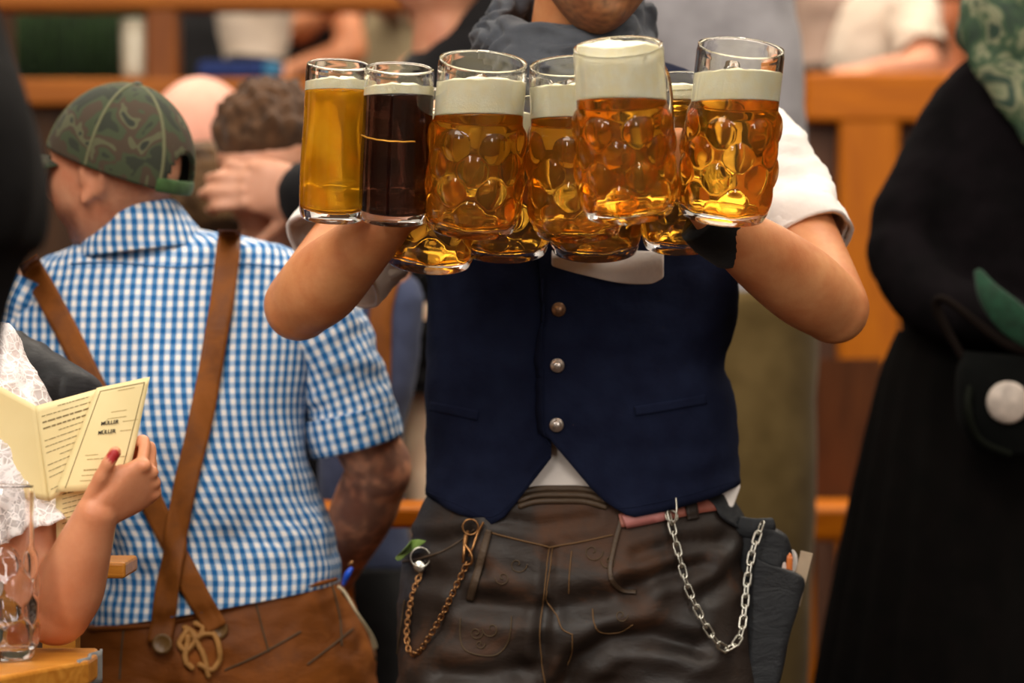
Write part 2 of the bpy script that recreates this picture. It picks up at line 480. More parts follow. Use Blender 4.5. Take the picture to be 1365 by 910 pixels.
# ================================================================ camera and light
cam = bpy.data.cameras.new('camera'); co = bpy.data.objects.new('camera', cam); COL.objects.link(co); SC.camera = co
co.location = EYE; co.rotation_euler = (PI/2, 0, 0)
cam.sensor_width = 36; cam.lens = 36*FPX/1365; cam.clip_end = 100; cam.clip_start = .05
cam.dof.use_dof = True; cam.dof.focus_distance = 3.54; cam.dof.aperture_fstop = 3.3
vs = SC.view_settings; vs.view_transform = 'Standard'; vs.look = 'None'; vs.gamma = 1; vs.exposure = 0.0; vs.use_curve_mapping = False
try:
    cy = SC.cycles; cy.max_bounces = 24; cy.transmission_bounces = 24; cy.transparent_max_bounces = 24; cy.glossy_bounces = 8; cy.diffuse_bounces = 5
    cy.caustics_refractive = True; cy.caustics_reflective = False; cy.blur_glossy = .5; cy.sample_clamp_indirect = 14
except Exception: pass

# the tent's own daylight: a bright fabric sky overhead falling off towards the sides
w = bpy.data.worlds.new('tent_light'); SC.world = w; w.use_nodes = True; nt = w.node_tree; nt.nodes.clear()
wo = nt.nodes.new('ShaderNodeOutputWorld'); bg = nt.nodes.new('ShaderNodeBackground'); tc = nt.nodes.new('ShaderNodeTexCoord')
sx = nt.nodes.new('ShaderNodeSeparateXYZ'); rp = nt.nodes.new('ShaderNodeValToRGB')
nt.links.new(tc.outputs['Generated'], sx.inputs[0]); nt.links.new(sx.outputs['Z'], rp.inputs[0]); nt.links.new(rp.outputs[0], bg.inputs[0]); nt.links.new(bg.outputs[0], wo.inputs[0])
e = rp.color_ramp.elements; e[0].position = 0.0; e[0].color = (.10, .07, .045, 1); e[1].position = .85; e[1].color = (1.0, .92, .80, 1)
m_ = e.new(.28); m_.color = (.36, .295, .22, 1)
bg.inputs[1].default_value = .98

def area(name, loc, target, size, size_y, power, color):
    l = bpy.data.lights.new(name, 'AREA'); l.shape = 'RECTANGLE'; l.size = size; l.size_y = size_y; l.energy = power; l.color = color
    o = bpy.data.objects.new(name, l); COL.objects.link(o); o.location = loc
    o.rotation_euler = (Vector(target)-Vector(loc)).to_track_quat('-Z', 'Y').to_euler(); return o
area('tent_roof_light', (-1.6, 0.6, 4.6), (0, 3.7, 1.2), 3.2, 1.8, 160, (1, .93, .84))
area('tent_roof_light', (2.2, 3.6, 4.8), (.1, 3.8, 1.2), 2.0, 2.0, 85, (1, .90, .78))
area('front_strip_light', (-1.9, -1.2, 2.5), (0, 3.6, 1.3), .6, 2.4, 72, (1, .95, .9))  # two added strip lamps behind the camera, for glass highlights and brighter foam
area('front_strip_light', (1.7, -1.4, 2.6), (0, 3.6, 1.3), .6, 2.4, 62, (1, .95, .9))
area('tent_hall_light', (0, 8.0, 5.4), (0, 8.6, .8), 7.0, 3.0, 330, (1, .88, .72))
area('tent_hall_light', (0, 5.2, 4.8), (0, 5.0, .8), 4.0, 1.4, 80, (1, .90, .78))

# ================================================================ the setting
M_FLOOR = wood('floor_boards', '2c1d12', '4a3320', .6, 'y', .6)
M_DARKWALL = wood('dark_wall_boards', '2a1a0f', '4b2f18', .6, 'z', .5)
M_ORANGE = wood('orange_pine', 'a25404', 'c87004', .45, 'x')
M_ORANGEV = wood('orange_pine_upright', 'a25404', 'c67004', .45, 'z')
M_RAIL = wood('brown_stained_pine', '8a4a12', 'a86014', .5, 'x'); M_RAILV = wood('brown_stained_upright', '6e3a14', '8a4c18', .5, 'z')
M_BROWNP = wood('brown_panel', '4a3024', '5f4232', .6, 'z')
M_GREENC = cloth('green_cloth', '2f4a22', '16240f', .9)
g = Geo(); box(g, (-8, -2, -.06), (8, 12.2, 0)); g.put('floor', M_FLOOR, kind='structure', smooth=False)
g = Geo(); box(g, (-8, 11.6, 0.02), (8, 11.8, 5.5)); g.put('wall_back', M_DARKWALL, kind='structure', smooth=False)
g = Geo(); box(g, (-8, 0, .02), (-7.8, 11.58, 5.5)); g.put('wall_left', M_DARKWALL, kind='structure', smooth=False)
g = Geo(); box(g, (7.8, 0, .02), (8, 11.58, 5.5)); g.put('wall_right', M_DARKWALL, kind='structure', smooth=False)

def bx_px(g, x0, y0, x1, y1, Y, d, zfloor=False):
    a = P(x0, y1, Y); b = P(x1, y0, Y)
    box(g, (a.x, Y, 0.005 if zfloor else a.z), (b.x, Y+d, b.z)); return g
def balustrade(name, label, Y, x0, x1, top, rail_h, posts, panel_to, fill_mat, upper=None, rm=None, pm=None):
    t = thing(name, (P((x0+x1)/2, 455, Y).x, Y, 0), label, 'railing')
    bevel(bx_px(Geo(), x0, top, x1, top+rail_h, Y, .14).put('top_rail', rm or M_ORANGE, t, smooth=False), .01)
    if upper: bevel(bx_px(Geo(), x0, upper[0], x1, upper[1], Y, .12).put('upper_rail', rm or M_ORANGE, t, smooth=False), .01)
    for (a, b, ytop) in posts:
        bevel(bx_px(Geo(), a, ytop, b, 0, Y+.005, .12, True).put('post', pm or M_ORANGEV, t, smooth=False), .01)
    bx_px(Geo(), x0+2, top+rail_h, x1-2, 0, Y+.06, .03, True).put('infill_board', fill_mat, t, smooth=False)
    return t
balustrade('gallery_railing', 'brown pine gallery railing behind the seated guests on the left', 7.6, -260, 700, 104, 36,
           [(193, 236, 12)], 0, M_DARKWALL, upper=(-30, 12), rm=M_RAIL, pm=M_RAILV)
balustrade('pine_partition', 'orange pine partition with a wide post right of the waiter', 7.2, 1074, 1700, 96, 66, [(1119, 1200, 150), (1430, 1500, 150)], 0, M_BROWNP)

# green curtain hanging behind the left railing
rings = []
for k in range(2):
    z = CAMZ+(455-(130, -60)[k])*8.2/FPX
    rings.append([Vector((P(20, 0, 8.2).x+(P(190, 0, 8.2).x-P(20, 0, 8.2).x)*i/60, 8.2+.03*math.sin(i*1.1), z)) for i in range(61)])
o = loft(rings, False, False, False).put('green_curtain', M_GREENC); solid(o, .006)
tag(o, 'dark green folded cloth hanging behind the upper rail, left of the brown post', 'curtain')

# bright orange bench seen low between the waiter's pouch and the black dress
t = thing('pine_bench', (P(1075, 455, 6.2).x, 6.2, 0), 'orange pine bench end behind the black belt pouch', 'bench')
bevel(bx_px(Geo(), 1040, 676, 1180, 722, 6.0, .35).put('seat', M_ORANGE, t, smooth=False), .01)
for a in (1048, 1130): bevel(bx_px(Geo(), a, 724, a+40, 0, 6.05, .06, True).put('leg', M_ORANGEV, t, smooth=False), .008)
bx_px(Geo(), 1058, 478, 1176, 674, 6.36, .04).put('backrest', wood('red_brown_board', '4c2b16', '6d3f20', .6, 'z'), t, smooth=False)

# table top where the gingham man's table stands, seen left and right of his waist
def table(name, label, Y0, Y1, xl, xr, ztop, cat='table', th=.03):
    t = thing(name, ((xl+xr)/2, (Y0+Y1)/2, 0), label, cat)
    g = Geo(); box(g, (xl, Y0, ztop-th), (xr, Y1, ztop)); bevel(g.put('tabletop', M_ORANGE, t, smooth=False), .006)
    for sx_ in (xl+.12, xr-.16):
        for yy in (Y0+.08, Y1-.12):
            g = Geo(); box(g, (sx_, yy, .003), (sx_+.04, yy+.04, ztop-th)); g.put('leg', M_ORANGEV, t, smooth=False)
    return t
table('beer_table', 'orange wooden beer table beyond the tattooed forearm', 4.42, 4.64, -.45, -.12, .905)
# ================================================================ beer mugs
def glass_mat():
    k = NT('mug_glass'); b = k.b
    b.inputs['Base Color'].default_value = (1, 1, 1, 1); b.inputs['Roughness'].default_value = .01
    b.inputs['Transmission Weight'].default_value = 1; b.inputs['IOR'].default_value = 1.46
    return k.m
def beer_mat(name, deep, light, milk=.25, rough=.0):
    """clear beer with a little suspended yeast that scatters the light"""
    k = NT(name); b = k.b
    v = k.coords('Object', (1, 1, .6)); nz = k.noise(v, 30, 3, .5, .5)
    r = k.ramp(nz, 'Fac', [(.3, lin(deep)), (.7, lin(light))]); k.l(r, 'Color', b, 'Base Color')
    b.inputs['Roughness'].default_value = rough; b.inputs['IOR'].default_value = 1.33
    b.inputs['Transmission Weight'].default_value = 1-milk
    return k.m
M_GLASS = glass_mat()
M_AMBER = beer_mat('amber_beer', 'f29a16', 'ffc244', .11)
M_GOLD = beer_mat('cloudy_gold_beer', 'f79a08', 'ffb822', .55)
M_DARKB = beer_mat('dark_beer', '2a1410', '4a2618', .30)
def foam_mat():
    k = NT('beer_foam'); b = k.b; v = k.coords('Object'); nz = k.noise(v, 45, 5, .6)
    r = k.ramp(nz, 'Fac', [(.3, lin('fff0bc')), (.7, lin('fff9dc'))]); k.l(r, 'Color', b, 'Base Color')
    b.inputs['Roughness'].default_value = .9; b.inputs['Subsurface Weight'].default_value = .08; b.inputs['Subsurface Radius'].default_value = (.01, .009, .006)
    b.inputs['Subsurface Scale'].default_value = 1
    vo = k.n('ShaderNodeTexVoronoi'); vo.inputs['Scale'].default_value = 500; k.l(v, 'Vector', vo, 'Vector'); k.bump(vo, 'Distance', .25, .0008)
    return k.m
M_FOAM = foam_mat()
TH = .0042
def mug_profile(z, Hm, R, dimple):
    """outer radius along the height"""
    t = z/Hm
    r = R*(.965+.035*math.sin(PI*min(1, t/.62)))
    if t < .06: r = R*(.90+.065*math.sin(min(1, t/.06)*PI/2))
    if dimple:
        s = max(0, min(1, (t-.60)/.06)); s = s*s*(3-2*s); r = r*(1-s)+R*.925*s
    if t > .965: r -= .0012*(t-.965)/.035
    return r
def bump_at(a, z, Hm, R, rot):
    """round 'eyes' pressed into the glass, staggered in rows"""
    rows = [(.15, 0), (.285, .5), (.42, 0), (.555, .5)]; n = 7; best = 0
    for zc, off in rows:
        dz = z-zc*Hm
        if abs(dz) > .021: continue
        k = (a-rot)/(2*PI/n)-off; da = (k-round(k))*(2*PI/n)*R
        d = math.hypot(da, dz)/.0180
        if d < 1: best = max(best, math.sqrt(1-d*d)*.45+(1-d*d)*.55)
    return best
def mug(Xpx, Ypx, Ypx_top, Xpx_top, depth, rad_px, beer=None, beer_mat_=None, foam_top=0, tilt=14, rot=0, dimple=True, label='', handle=180, foam_mound=.004, group=None, height=None, name='beer_mug'):
    """base centre and rim centre in pixels; beer/foam_top: pixel rows of the beer line and the foam top as seen"""
    base = P(Xpx, Ypx, depth); R = rad_px*depth/FPX
    dy = 0
    for _ in range(4):
        top = P(Xpx_top, Ypx_top, depth+dy); dx, dz = top.x-base.x, top.z-base.z; dy = -math.hypot(dx, dz)*math.tan(math.radians(tilt))
    ax = Vector((dx, dy, dz)); Hm = height or ax.length; axn = ax.normalized()
    xax = Vector((0, 0, 1)).cross(axn) if tilt or dx else Vector((1, 0, 0))
    xax = Vector((1, 0, 0)); xax = (xax-axn*xax.dot(axn)).normalized(); yax = axn.cross(xax)
    Rm = Matrix((xax, yax, axn)).transposed()
    t = thing(name, base, label, 'beer mug' if beer else 'mug', group); t.rotation_euler = Rm.to_euler()
    up = Rm.transposed() @ Vector((0, 0, 1))
    rotr = math.radians(rot)
    N, Mz = 144, 110; rings = []
    zs = [Hm*i/Mz for i in range(Mz+1)]
    outer = [(R*.80, 0.0)]
    rings.append([Vector((R*.55*math.cos(2*PI*j/N), R*.55*math.sin(2*PI*j/N), .004)) for j in range(N)])
    rings.append([Vector((R*.80*math.cos(2*PI*j/N), R*.80*math.sin(2*PI*j/N), .0)) for j in range(N)])
    for z in zs:
        ring = []
        for j in range(N):
            a = 2*PI*j/N; r = mug_profile(z, Hm, R, dimple)
            if dimple: r += -.0012+.0045*bump_at(a, z, Hm, R, rotr)
            ring.append(Vector((r*math.cos(a), r*math.sin(a), z)))
        rings.append(ring)
    rings.append([Vector(((R*.925-TH*.5)*math.cos(2*PI*j/N), (R*.925-TH*.5)*math.sin(2*PI*j/N), Hm+.0012)) if dimple else Vector(((mug_profile(Hm, Hm, R, 0)-TH*.5)*math.cos(2*PI*j/N), (mug_profile(Hm, Hm, R, 0)-TH*.5)*math.sin(2*PI*j/N), Hm+.0012)) for j in range(N)])
    zf = .0115
    def rin(z, a=0, cut=0):
        r = mug_profile(z, Hm, R, dimple)-TH
        if dimple: r += -.0012+.0010*bump_at(a, z, Hm, R, rotr)
        if z < zf+.006: r -= (1-((z-zf)/.006))**2*.006 if z >= zf else .006
        return r-cut
    for i in range(Mz, -1, -1):
        z = zf+(Hm-zf)*i/Mz
        rings.append([Vector((rin(z, 2*PI*j/N)*math.cos(2*PI*j/N), rin(z, 2*PI*j/N)*math.sin(2*PI*j/N), z)) for j in range(N)])
    rings.append([Vector((R*.4*math.cos(2*PI*j/N), R*.4*math.sin(2*PI*j/N), zf+.0015)) for j in range(N)])
    loft(rings).put('glass_body', M_GLASS, t, world=False)
    # handle: a D-shaped bow
    ha = math.radians(handle); d = Vector((math.cos(ha), math.sin(ha), 0)); z0, z1 = .20*Hm, .80*Hm; r0 = R*.90
    pts = [(0, z0), (.016, z0-.004), (.034, z0+.012), (.041, z0+.04), (.041, z1-.035), (.034, z1-.010), (.016, z1+.002), (-.002, z1)]
    tube([(d*(r0+a)+Vector((0, 0, z)), .0075, .0095) for a, z in pts], 16, 36, up=(-d.y, d.x, 0)).put('handle', M_GLASS, t, world=False)
    if beer:
        def height_at(py):     # height along the axis where the level plane through this pixel row meets the mug's axis
            h = .1
            for _ in range(6):
                Yw = base.y+axn.y*h-R; zw = CAMZ+(CY-py)*Yw/FPX; h = (zw-base.z)/axn.z
            return h
        hb = height_at(beer); hf = height_at(foam_top)
        def lvl(h, x, y): return h-(up.x*x+up.y*y)/up.z
        K = 50; n = 96
        def solid_between(fa, fb, cut, K, mound=0):
            rings = []
            for i in range(K+1):
                ring = []
                for j in range(n):
                    a = 2*PI*j/n; r = R*.9
                    for _ in range(2):
                        za, zb = fa(r*math.cos(a), r*math.sin(a)), fb(r*math.cos(a), r*math.sin(a)); z = za+(zb-za)*i/K
                        z = min(z, Hm-.001+mound*2); r = rin(min(z, Hm), a, cut)
                    ring.append(Vector((r*math.cos(a), r*math.sin(a), z)))
                rings.append(ring)
            caps = []
            for s_ in (.8, .55, .3, .1):
                ring = []
                for j in range(n):
                    q = rings[-1][j]; p = Vector((q.x*s_, q.y*s_, 0)); z = min(fb(p.x, p.y), Hm-.001+mound)+mound*(1-s_**2)
                    if mound: z += .0022*noise.fractal(p*60+Vector((rot, 0, 0)), 1, 2, 3)
                    ring.append(Vector((p.x, p.y, z)))
                caps.append(ring)
            low = []
            for s_ in (.1, .3, .55, .8):
                low.append([Vector((q.x*s_, q.y*s_, fa(q.x*s_, q.y*s_))) for q in rings[0]])
            return loft(low+rings+caps)
        solid_between(lambda x, y: zf+.0006, lambda x, y: lvl(hb, x, y), -.0004, K).put('beer', beer_mat_, t, world=False)
        solid_between(lambda x, y: lvl(hb, x, y)+.0003, lambda x, y: lvl(hf, x, y)+.0015*noise.noise(Vector((x*70, y*70, rot))), -.0003, 24, foam_mound).put('foam', M_FOAM, t, world=False)
    return t

G = 'beer mugs held by the waiter'
# front row, left to right
mug(442, 290, 86, 452, 3.56, 45, 117, M_GOLD, 104, 15, 0, False, 'slim mug of cloudy golden beer without dimples, leftmost of those the waiter holds', handle=90, group=G)
dark = mug(525, 293, 91, 533, 3.50, 48, 124, M_DARKB, 112, 15, 0, False, 'slim mug of dark beer with thin foam, second from left in the waiter\'s hands', handle=92, group=G)
tube([(Matrix.Rotation(math.radians(-a), 4, 'Z') @ Vector((.0428, 0, .1015+.0002*math.sin(a*.3))), .0009) for a in range(60, 168, 6)], 8, 40).put('gold_line', plain('gold_print', 'e0a23a', .35, .6), dark, world=False)
mug(627, 303, 82, 644, 3.50, 65, 150, M_AMBER, 104, 19, 10, True, 'dimpled mug of amber beer directly right of the dark beer, in the front row', handle=90, group=G)
mug(770, 308, 88, 763, 3.51, 63.5, 154, M_AMBER, 112, 19, 30, True, 'dimpled mug of amber beer half hidden behind the tallest-foamed mug below the chin', handle=90, group=G)
mug(838, 283, 63, 824, 3.39, 66, 129, M_AMBER, 55, 19, 4, True, 'foremost dimpled beer mug with foam filled up to the rim', handle=56, group=G, foam_mound=.006)
mug(963, 286, 64, 988, 3.46, 64, 131, M_AMBER, 92, 19, 20, True, 'dimpled beer mug leaning to the right, rightmost of those the waiter holds', handle=92, group=G)
# rear row, hanging lower
mug(571, 349, 132, 588, 3.675, 62.5, 205, M_AMBER, 150, 19, 15, True, 'lowest hanging beer mug in the rear row, its base below the dark beer', handle=95, group=G)
mug(672, 335, 116, 676, 3.675, 62, 190, M_AMBER, 150, 19, 0, True, 'rear row beer mug, second from left, its base right of the lowest hanging mug', handle=90, group=G)
mug(793, 334, 118, 793, 3.685, 63, 190, M_AMBER, 150, 19, 25, True, 'rear row beer mug whose base rests on the white cloth at the waiter\'s chest', handle=90, group=G)
mug(909, 326, 108, 905, 3.665, 56, 131, M_AMBER, 112, 19, 12, True, 'rear row beer mug with the waiter\'s thumb on it, seen between the two right mugs', handle=90, group=G)
# ================================================================ the waiter
S_TAN = skin_mat('tanned_skin', 'd1905f', 'bd7447')
S_PINK = skin_mat('fair_skin', 'd69a78', 'c47e5e')
S_FAIR = skin_mat('pale_skin', 'dcaa8c', 'cd9070')
M_EYE = plain('eye_white', 'e8e4dc', .2); M_IRIS = plain('iris_brown', '2c1b10', .15)
M_VEST = cloth('navy_wool', '1c2238', '161a2e', .95, 30, 1400, .35, .0, .08)
M_SHIRT = cloth('white_shirt_cotton', 'efe8e2', 'e2d8d0', .85, 8, 900, .15)
M_SCARF = cloth('charcoal_jersey', '4c4f55', '3a3c42', .9, 20, 900, .3)
M_LED = leather('worn_brown_leather', '1f1916', '2a1f18', '57341a', .50, 6, .40, .25)
M_LEDTRIM = leather('leather_trim', '3a2c20', '4c3a28', None, .5, 20)
M_BELT = leather('red_brown_belt', '8a4a3c', 'a05f50', None, .4, 20, .5, .15)
M_THREAD = plain('ochre_thread', '684a28', .7); M_THREAD2 = plain('dim_brown_thread', '4c3a22', .7)
M_SILVER = plain('silver_metal', 'c9c6ba', .3, 1.0, .5, .15, 200)
M_BRASS = plain('tarnished_copper_chain', 'a87a4e', .38, 1.0, .5, .25, 300)
M_BLACK = cloth('black_knit', '100f10', '0a0a0b', .9, 40)
M_BLKLEATHER = leather('black_leather', '16171a', '1d1f22', '26282a', .5, 12, .35, .4)
M_BUTTON = plain('pewter_button', 'b8aea6', .32, .9, .5, .2, 300)
M_BUTTON2 = plain('bronze_button', '8a6c54', .35, .9, .5, .2, 300)
WX = P(775, 455, 3.91).x
waiter = thing('person', (WX, 3.91, 0), 'waiter in navy vest and brown leather shorts carrying ten beer mugs at chest height', 'person')

# ---- body: head, neck, torso core, arms, hands as one skin
HM = head_matrix(P(796, -104, 3.80), 22, 4, 0, 1.17)
# arms in pixels and depth
def arm(sh, el, wr, r=(.056, .050, .052, .047, .030), mid=None):
    S, E, W_ = P(*sh), P(*el), P(*wr)
    return [limb((S, r[0]), (S.lerp(E, .5), r[1]), (E, r[2]*.9), n=26), limb((E, r[2]*.86), (E.lerp(W_, .28), r[2]), (E.lerp(W_, .65), r[3]*.86), (W_, r[4], r[4]*1.0), n=26, seg=34), ball(E, r[2]*.88, 20, 14)]
rightarm = arm((575, 190, 3.945), (398, 408, 3.76), (512, 300, 3.60), (.058, .052, .050, .048, .032))
leftarm = arm((1000, 200, 3.945), (1112, 412, 3.75), (968, 306, 3.60), (.058, .054, .050, .052, .033))
hr, tr = hand(P(520, 292, 3.60), Vector((.75, .0, .62)), Vector((.45, .75, -.3)), 1, ((55, 70, 45),)*4, (25, 25), 3)
hl, tl = hand(P(958, 300, 3.592), Vector((-.40, .02, .92)), Vector((-.6, .72, .1)), -1, ((58, 72, 45),)*4, (20, 20), 3, thumb_dir=Vector((-.28, -.22, 1)))
thumb = tube([(P(930, 265, 3.61), .011), (P(910, 228, 3.575), .0115), (P(905, 200, 3.565), .012), (P(904, 182, 3.562), .0125)], 16, 16)
neck = limb((P(772, 120, 3.93), .075, .068), (P(768, 60, 3.9), .062, .062), (P(775, 0, 3.88), .060, .062), (P(785, -60, 3.86), .060), n=30)
core = torso([(95, 95, 690, 860, 3.93, .07), (130, 130, 590, 965, 3.93, .09), (200, 200, 570, 990, 3.93, .105), (350, 350, 588, 958, 3.93, .11), (520, 520, 600, 945, 3.93, .10), (640, 640, 600, 950, 3.93, .10), (760, 760, 590, 960, 3.93, .10)], 48, 30)
def waiter_tone(v):
    q = HM.inverted() @ v
    if q.length < .16 and q.y < .035 and q.z < .02:
        stub = max(0, min(1, (-.028-q.z)/.02))*max(0, min(1, (.03-q.y)/.02))
        cheek = 1-max(0, min(1, (abs(q.x)-.02)/.05))*max(0, min(1, (q.z+.07)/.03))*.6
        s = .80*stub*cheek*(.8+.4*noise.noise(q*160))
        lip = math.exp(-(q.x/.024)**2)*math.exp(-((q.z+.062)/.010)**2)
        s *= 1-lip
        return (1-s*.86-lip*.06, 1-s*.84-lip*.35, 1-s*.78-lip*.25)
    return (1, 1, 1)
body = fuse('body', head_parts(HM)+[neck, core]+rightarm+leftarm+hr+hl+[thumb], .0042, S_TAN, waiter, tone=waiter_tone, smooth=5)
eyes(HM, waiter, M_EYE, M_IRIS)
M_HAIRD = cloth('dark_brown_hair', '2a1c12', '1b120b', .7, 90, 500, .4)
hair_shell(HM, lambda p: min((p.z-.045+max(0, p.y)*1.7)*30, (p.z+.055)*30), .014, .008, 60, (1, 1, .4)).put('hair', M_HAIRD, waiter)
for s in (-1, 1):
    g = Geo().join(tube([(Vector((s*.014, -.092, .028)), .003), (Vector((s*.032, -.090, .034)), .0045), (Vector((s*.052, -.074, .028)), .003)], 8, 12), HM); g.put('eyebrow', M_HAIRD, waiter)

# ---- shirt: body and two rolled sleeves
sb = torso([(84, 84, 700, 850, 3.93, .075), (108, 108, 640, 905, 3.93, .09), (140, 140, 585, 985, 3.93, .112), (210, 210, 562, 1000, 3.93, .122), (350, 350, 580, 966, 3.93, .125), (520, 520, 590, 956, 3.93, .115), (640, 640, 578, 974, 3.93, .134), (656, 652, 574, 979, 3.93, .126), (672, 668, 578, 972, 3.93, .110), (715, 700, 588, 960, 3.93, .10)], 80, 60)
wrinkle(sb, .004, 14, (1, 1, 1), 1)
sb.put('shirt', M_SHIRT, waiter)
def sleeve(name, pts, parent, mat, amp=.006, seed=0, cuff=True, thick=.003, cuff_len=.045, uvmat=None):
    g = tube(pts, 44, 46, round_ends=False, capped=False); wrinkle(g, amp, 13, (1, 1, 2.0), seed)
    o = g.put(name, mat, parent); solid(o, thick, 0)
    if cuff:
        c, r = Vector(pts[-1][0]), pts[-1][1]; d = (Vector(pts[-1][0])-Vector(pts[-2][0])).normalized()
        k = tube([(c-d*cuff_len, r*1.06), (c-d*cuff_len*.5, r*1.09), (c+d*.002, r*1.05)], 44, 10, round_ends=False, capped=False); wrinkle(k, amp*.7, 16, (1, 1, 1), seed+5)
        k = k.put('cuff', mat, o, world=True); solid(k, .006, 0)
    return o
sleeve('sleeve', [(P(955, 178, 3.92), .076), (P(1002, 226, 3.905), .077), (P(1040, 280, 3.87), .073), (P(1070, 330, 3.835), .064)], waiter, M_SHIRT, .010, 3)
sleeve('sleeve', [(P(592, 175, 3.93), .068), (P(550, 228, 3.92), .072), (P(495, 298, 3.895), .075), (P(443, 348, 3.865), .073)], waiter, M_SHIRT, .010, 4)
# shirt tail below the vest on his left
st = strap([(915, 664, 14), (950, 662, 22), (985, 658, 30)], 30, bvh(waiter.children[0]), .003, .0, 12, 6, Y=3.83)
g = Geo(); tail = [(905, 664, 3.84), (985, 630, 3.88), (987, 650, 3.87), (977, 677, 3.85), (950, 668, 3.835)]
g.add([P(*q) for q in tail]+[P(q[0], q[1], q[2])+Vector((0, .012, 0)) for q in tail], [(0, 1, 2, 3, 4), (9, 8, 7, 6, 5)]+[(i, 5+i, 5+(i+1) % 5, (i+1) % 5) for i in range(5)])
bevel(g.put('shirt_tail', M_SHIRT, waiter, smooth=False), .003)

# ---- vest
def hem(px, front, side=1):
    if front and side > 0 and px < 745: return 572+(max(px, 723)-723)*1.25
    pts = [(540, 640), (568, 657), (610, 676), (655, 692), (672, 681), (692, 655), (712, 628), (735, 602), (745, 599), (757, 614), (778, 640), (800, 662), (831, 681), (880, 672), (930, 659), (985, 640), (1010, 632)]
    if not front: return 640
    for (a, b), (c, d) in zip(pts, pts[1:]):
        if a <= px <= c: return b+(d-b)*(px-a)/(c-a)
    return pts[0][1] if px < 540 else pts[-1][1]
vrows = [(88, 655, 890, .080), (104, 628, 925, .100), (150, 590, 968, .124), (220, 574, 985, .134), (330, 569, 980, .142), (420, 571, 981, .142), (480, 570, 963, .138), (520, 567, 974, .138), (580, 569, 981, .140), (640, 569, 984, .142), (700, 566, 986, .142)]
VY = 3.92
def vest_half(px_lo, px_hi, extra, side):
    """front panels are split at the overlap; angles run around the body"""
    rows = 70; cols = 64; V, F = [], []
    prof = catmull([tuple(map(float, r)) for r in vrows], 140)
    def at(y):
        for a, b in zip(prof, prof[1:]):
            if a[0] <= y <= b[0]:
                f = (y-a[0])/(b[0]-a[0]+1e-9); return [p+(q-p)*f for p, q in zip(a, b)]
        return prof[-1]
    for i in range(rows+1):
        for j in range(cols+1):
            u = j/cols
            # angle: side=-1 covers the left front and side to the back seam, +1 the right
            split = 723
            y = 92
            # first find x at a nominal row to know the hem
            row = at(560); c, hw = (row[1]+row[2])/2, (row[2]-row[1])/2
            a0 = math.asin(max(-1, min(1, (split-c)/hw)))      # angle from the front (-Y)
            ang = a0+(PI-a0)*u if side > 0 else a0-(PI+a0)*u
            e = 2/2.5; s_ = math.copysign(abs(math.sin(ang))**e, math.sin(ang)); c_ = math.copysign(abs(math.cos(ang))**e, math.cos(ang))
            xh = c+hw*s_
            hb = hem(xh if j else (723 if side > 0 else 733), math.cos(ang) > -.05, side)
            y = 90+(hb-90)*(i/rows)
            r = at(y); cc, h2, hd = (r[1]+r[2])/2, (r[2]-r[1])/2, r[3]
            e1 = 2/2.5; px = cc+h2*s_ if side > 0 or True else 0
            if j == 0: px = split+((y-400)*.01 if side > 0 else 0)+(0 if side > 0 else 10)
            q = P(px, y, VY); q.y = VY-(hd+extra)*c_
            V.append(q)
    w_ = cols+1
    for i in range(rows):
        for j in range(cols):
            a = i*w_+j; F.append((a, a+1, a+w_+1, a+w_) if side > 0 else (a, a+w_, a+w_+1, a+1))
    g = Geo().add(V, F)
    def folds(v):
        z = v.z; return .35+.9*max(0, min(1, (1.02-z)/.12))
    wrinkle(g, .009, 9, (1.0, 1, 2.6), 11, mask=folds); return g
vest = vest_half(0, 0, .004, 1).put('vest', M_VEST, waiter); solid(vest, .004, 0)
vest2 = vest_half(0, 0, .0, -1).put('vest_panel', M_VEST, vest); solid(vest2, .004, 0)
VT = bvh(vest, vest2)
for (x, y, m) in ((745, 412, M_BUTTON2), (743, 487, M_BUTTON), (742, 566, M_BUTTON)):
    h, n = lay(x, y, VT, .003); n = (n+Vector((0, -2, 0))).normalized()
    k = lathe([(.0078, 0), (.0090, .001), (.0092, .0025), (.0080, .0042), (.0066, .0040), (.0062, .0046), (.003, .0058), (.0005, .006)], 28).xf(Matrix.Translation(h) @ basis(n)); k.put('button', m, vest, label='bronze coloured button' if m == M_BUTTON2 else None)
for (x, y) in ((765, 487), (764, 566)): ball(lay(x, y, VT, .001)[0], .0012, 8, 6).put('buttonhole_stitch', M_THREAD2, vest)
strap([(574, 541), (606, 547), (638, 554)], 13, VT, .0025, .0018, 20, 4).put('pocket_welt', M_VEST, vest)
strap([(846, 548), (890, 541), (940, 532)], 13, VT, .0025, .0018, 24, 4).put('pocket_welt', M_VEST, vest)
cord([(723, 372), (723, 480), (725, 575), (741, 600)], .0009, VT, .003, 50).put('edge_seam', M_VEST, vest)
cord([(741, 600), (760, 620), (800, 668), (831, 677), (880, 668), (930, 655), (978, 641)], .0007, VT, .002, 60).put('edge_seam', M_VEST, vest)
cord([(735, 606), (712, 632), (692, 659), (655, 688), (610, 672), (572, 655)], .0007, VT, .002, 60).put('edge_seam', M_VEST, vest)

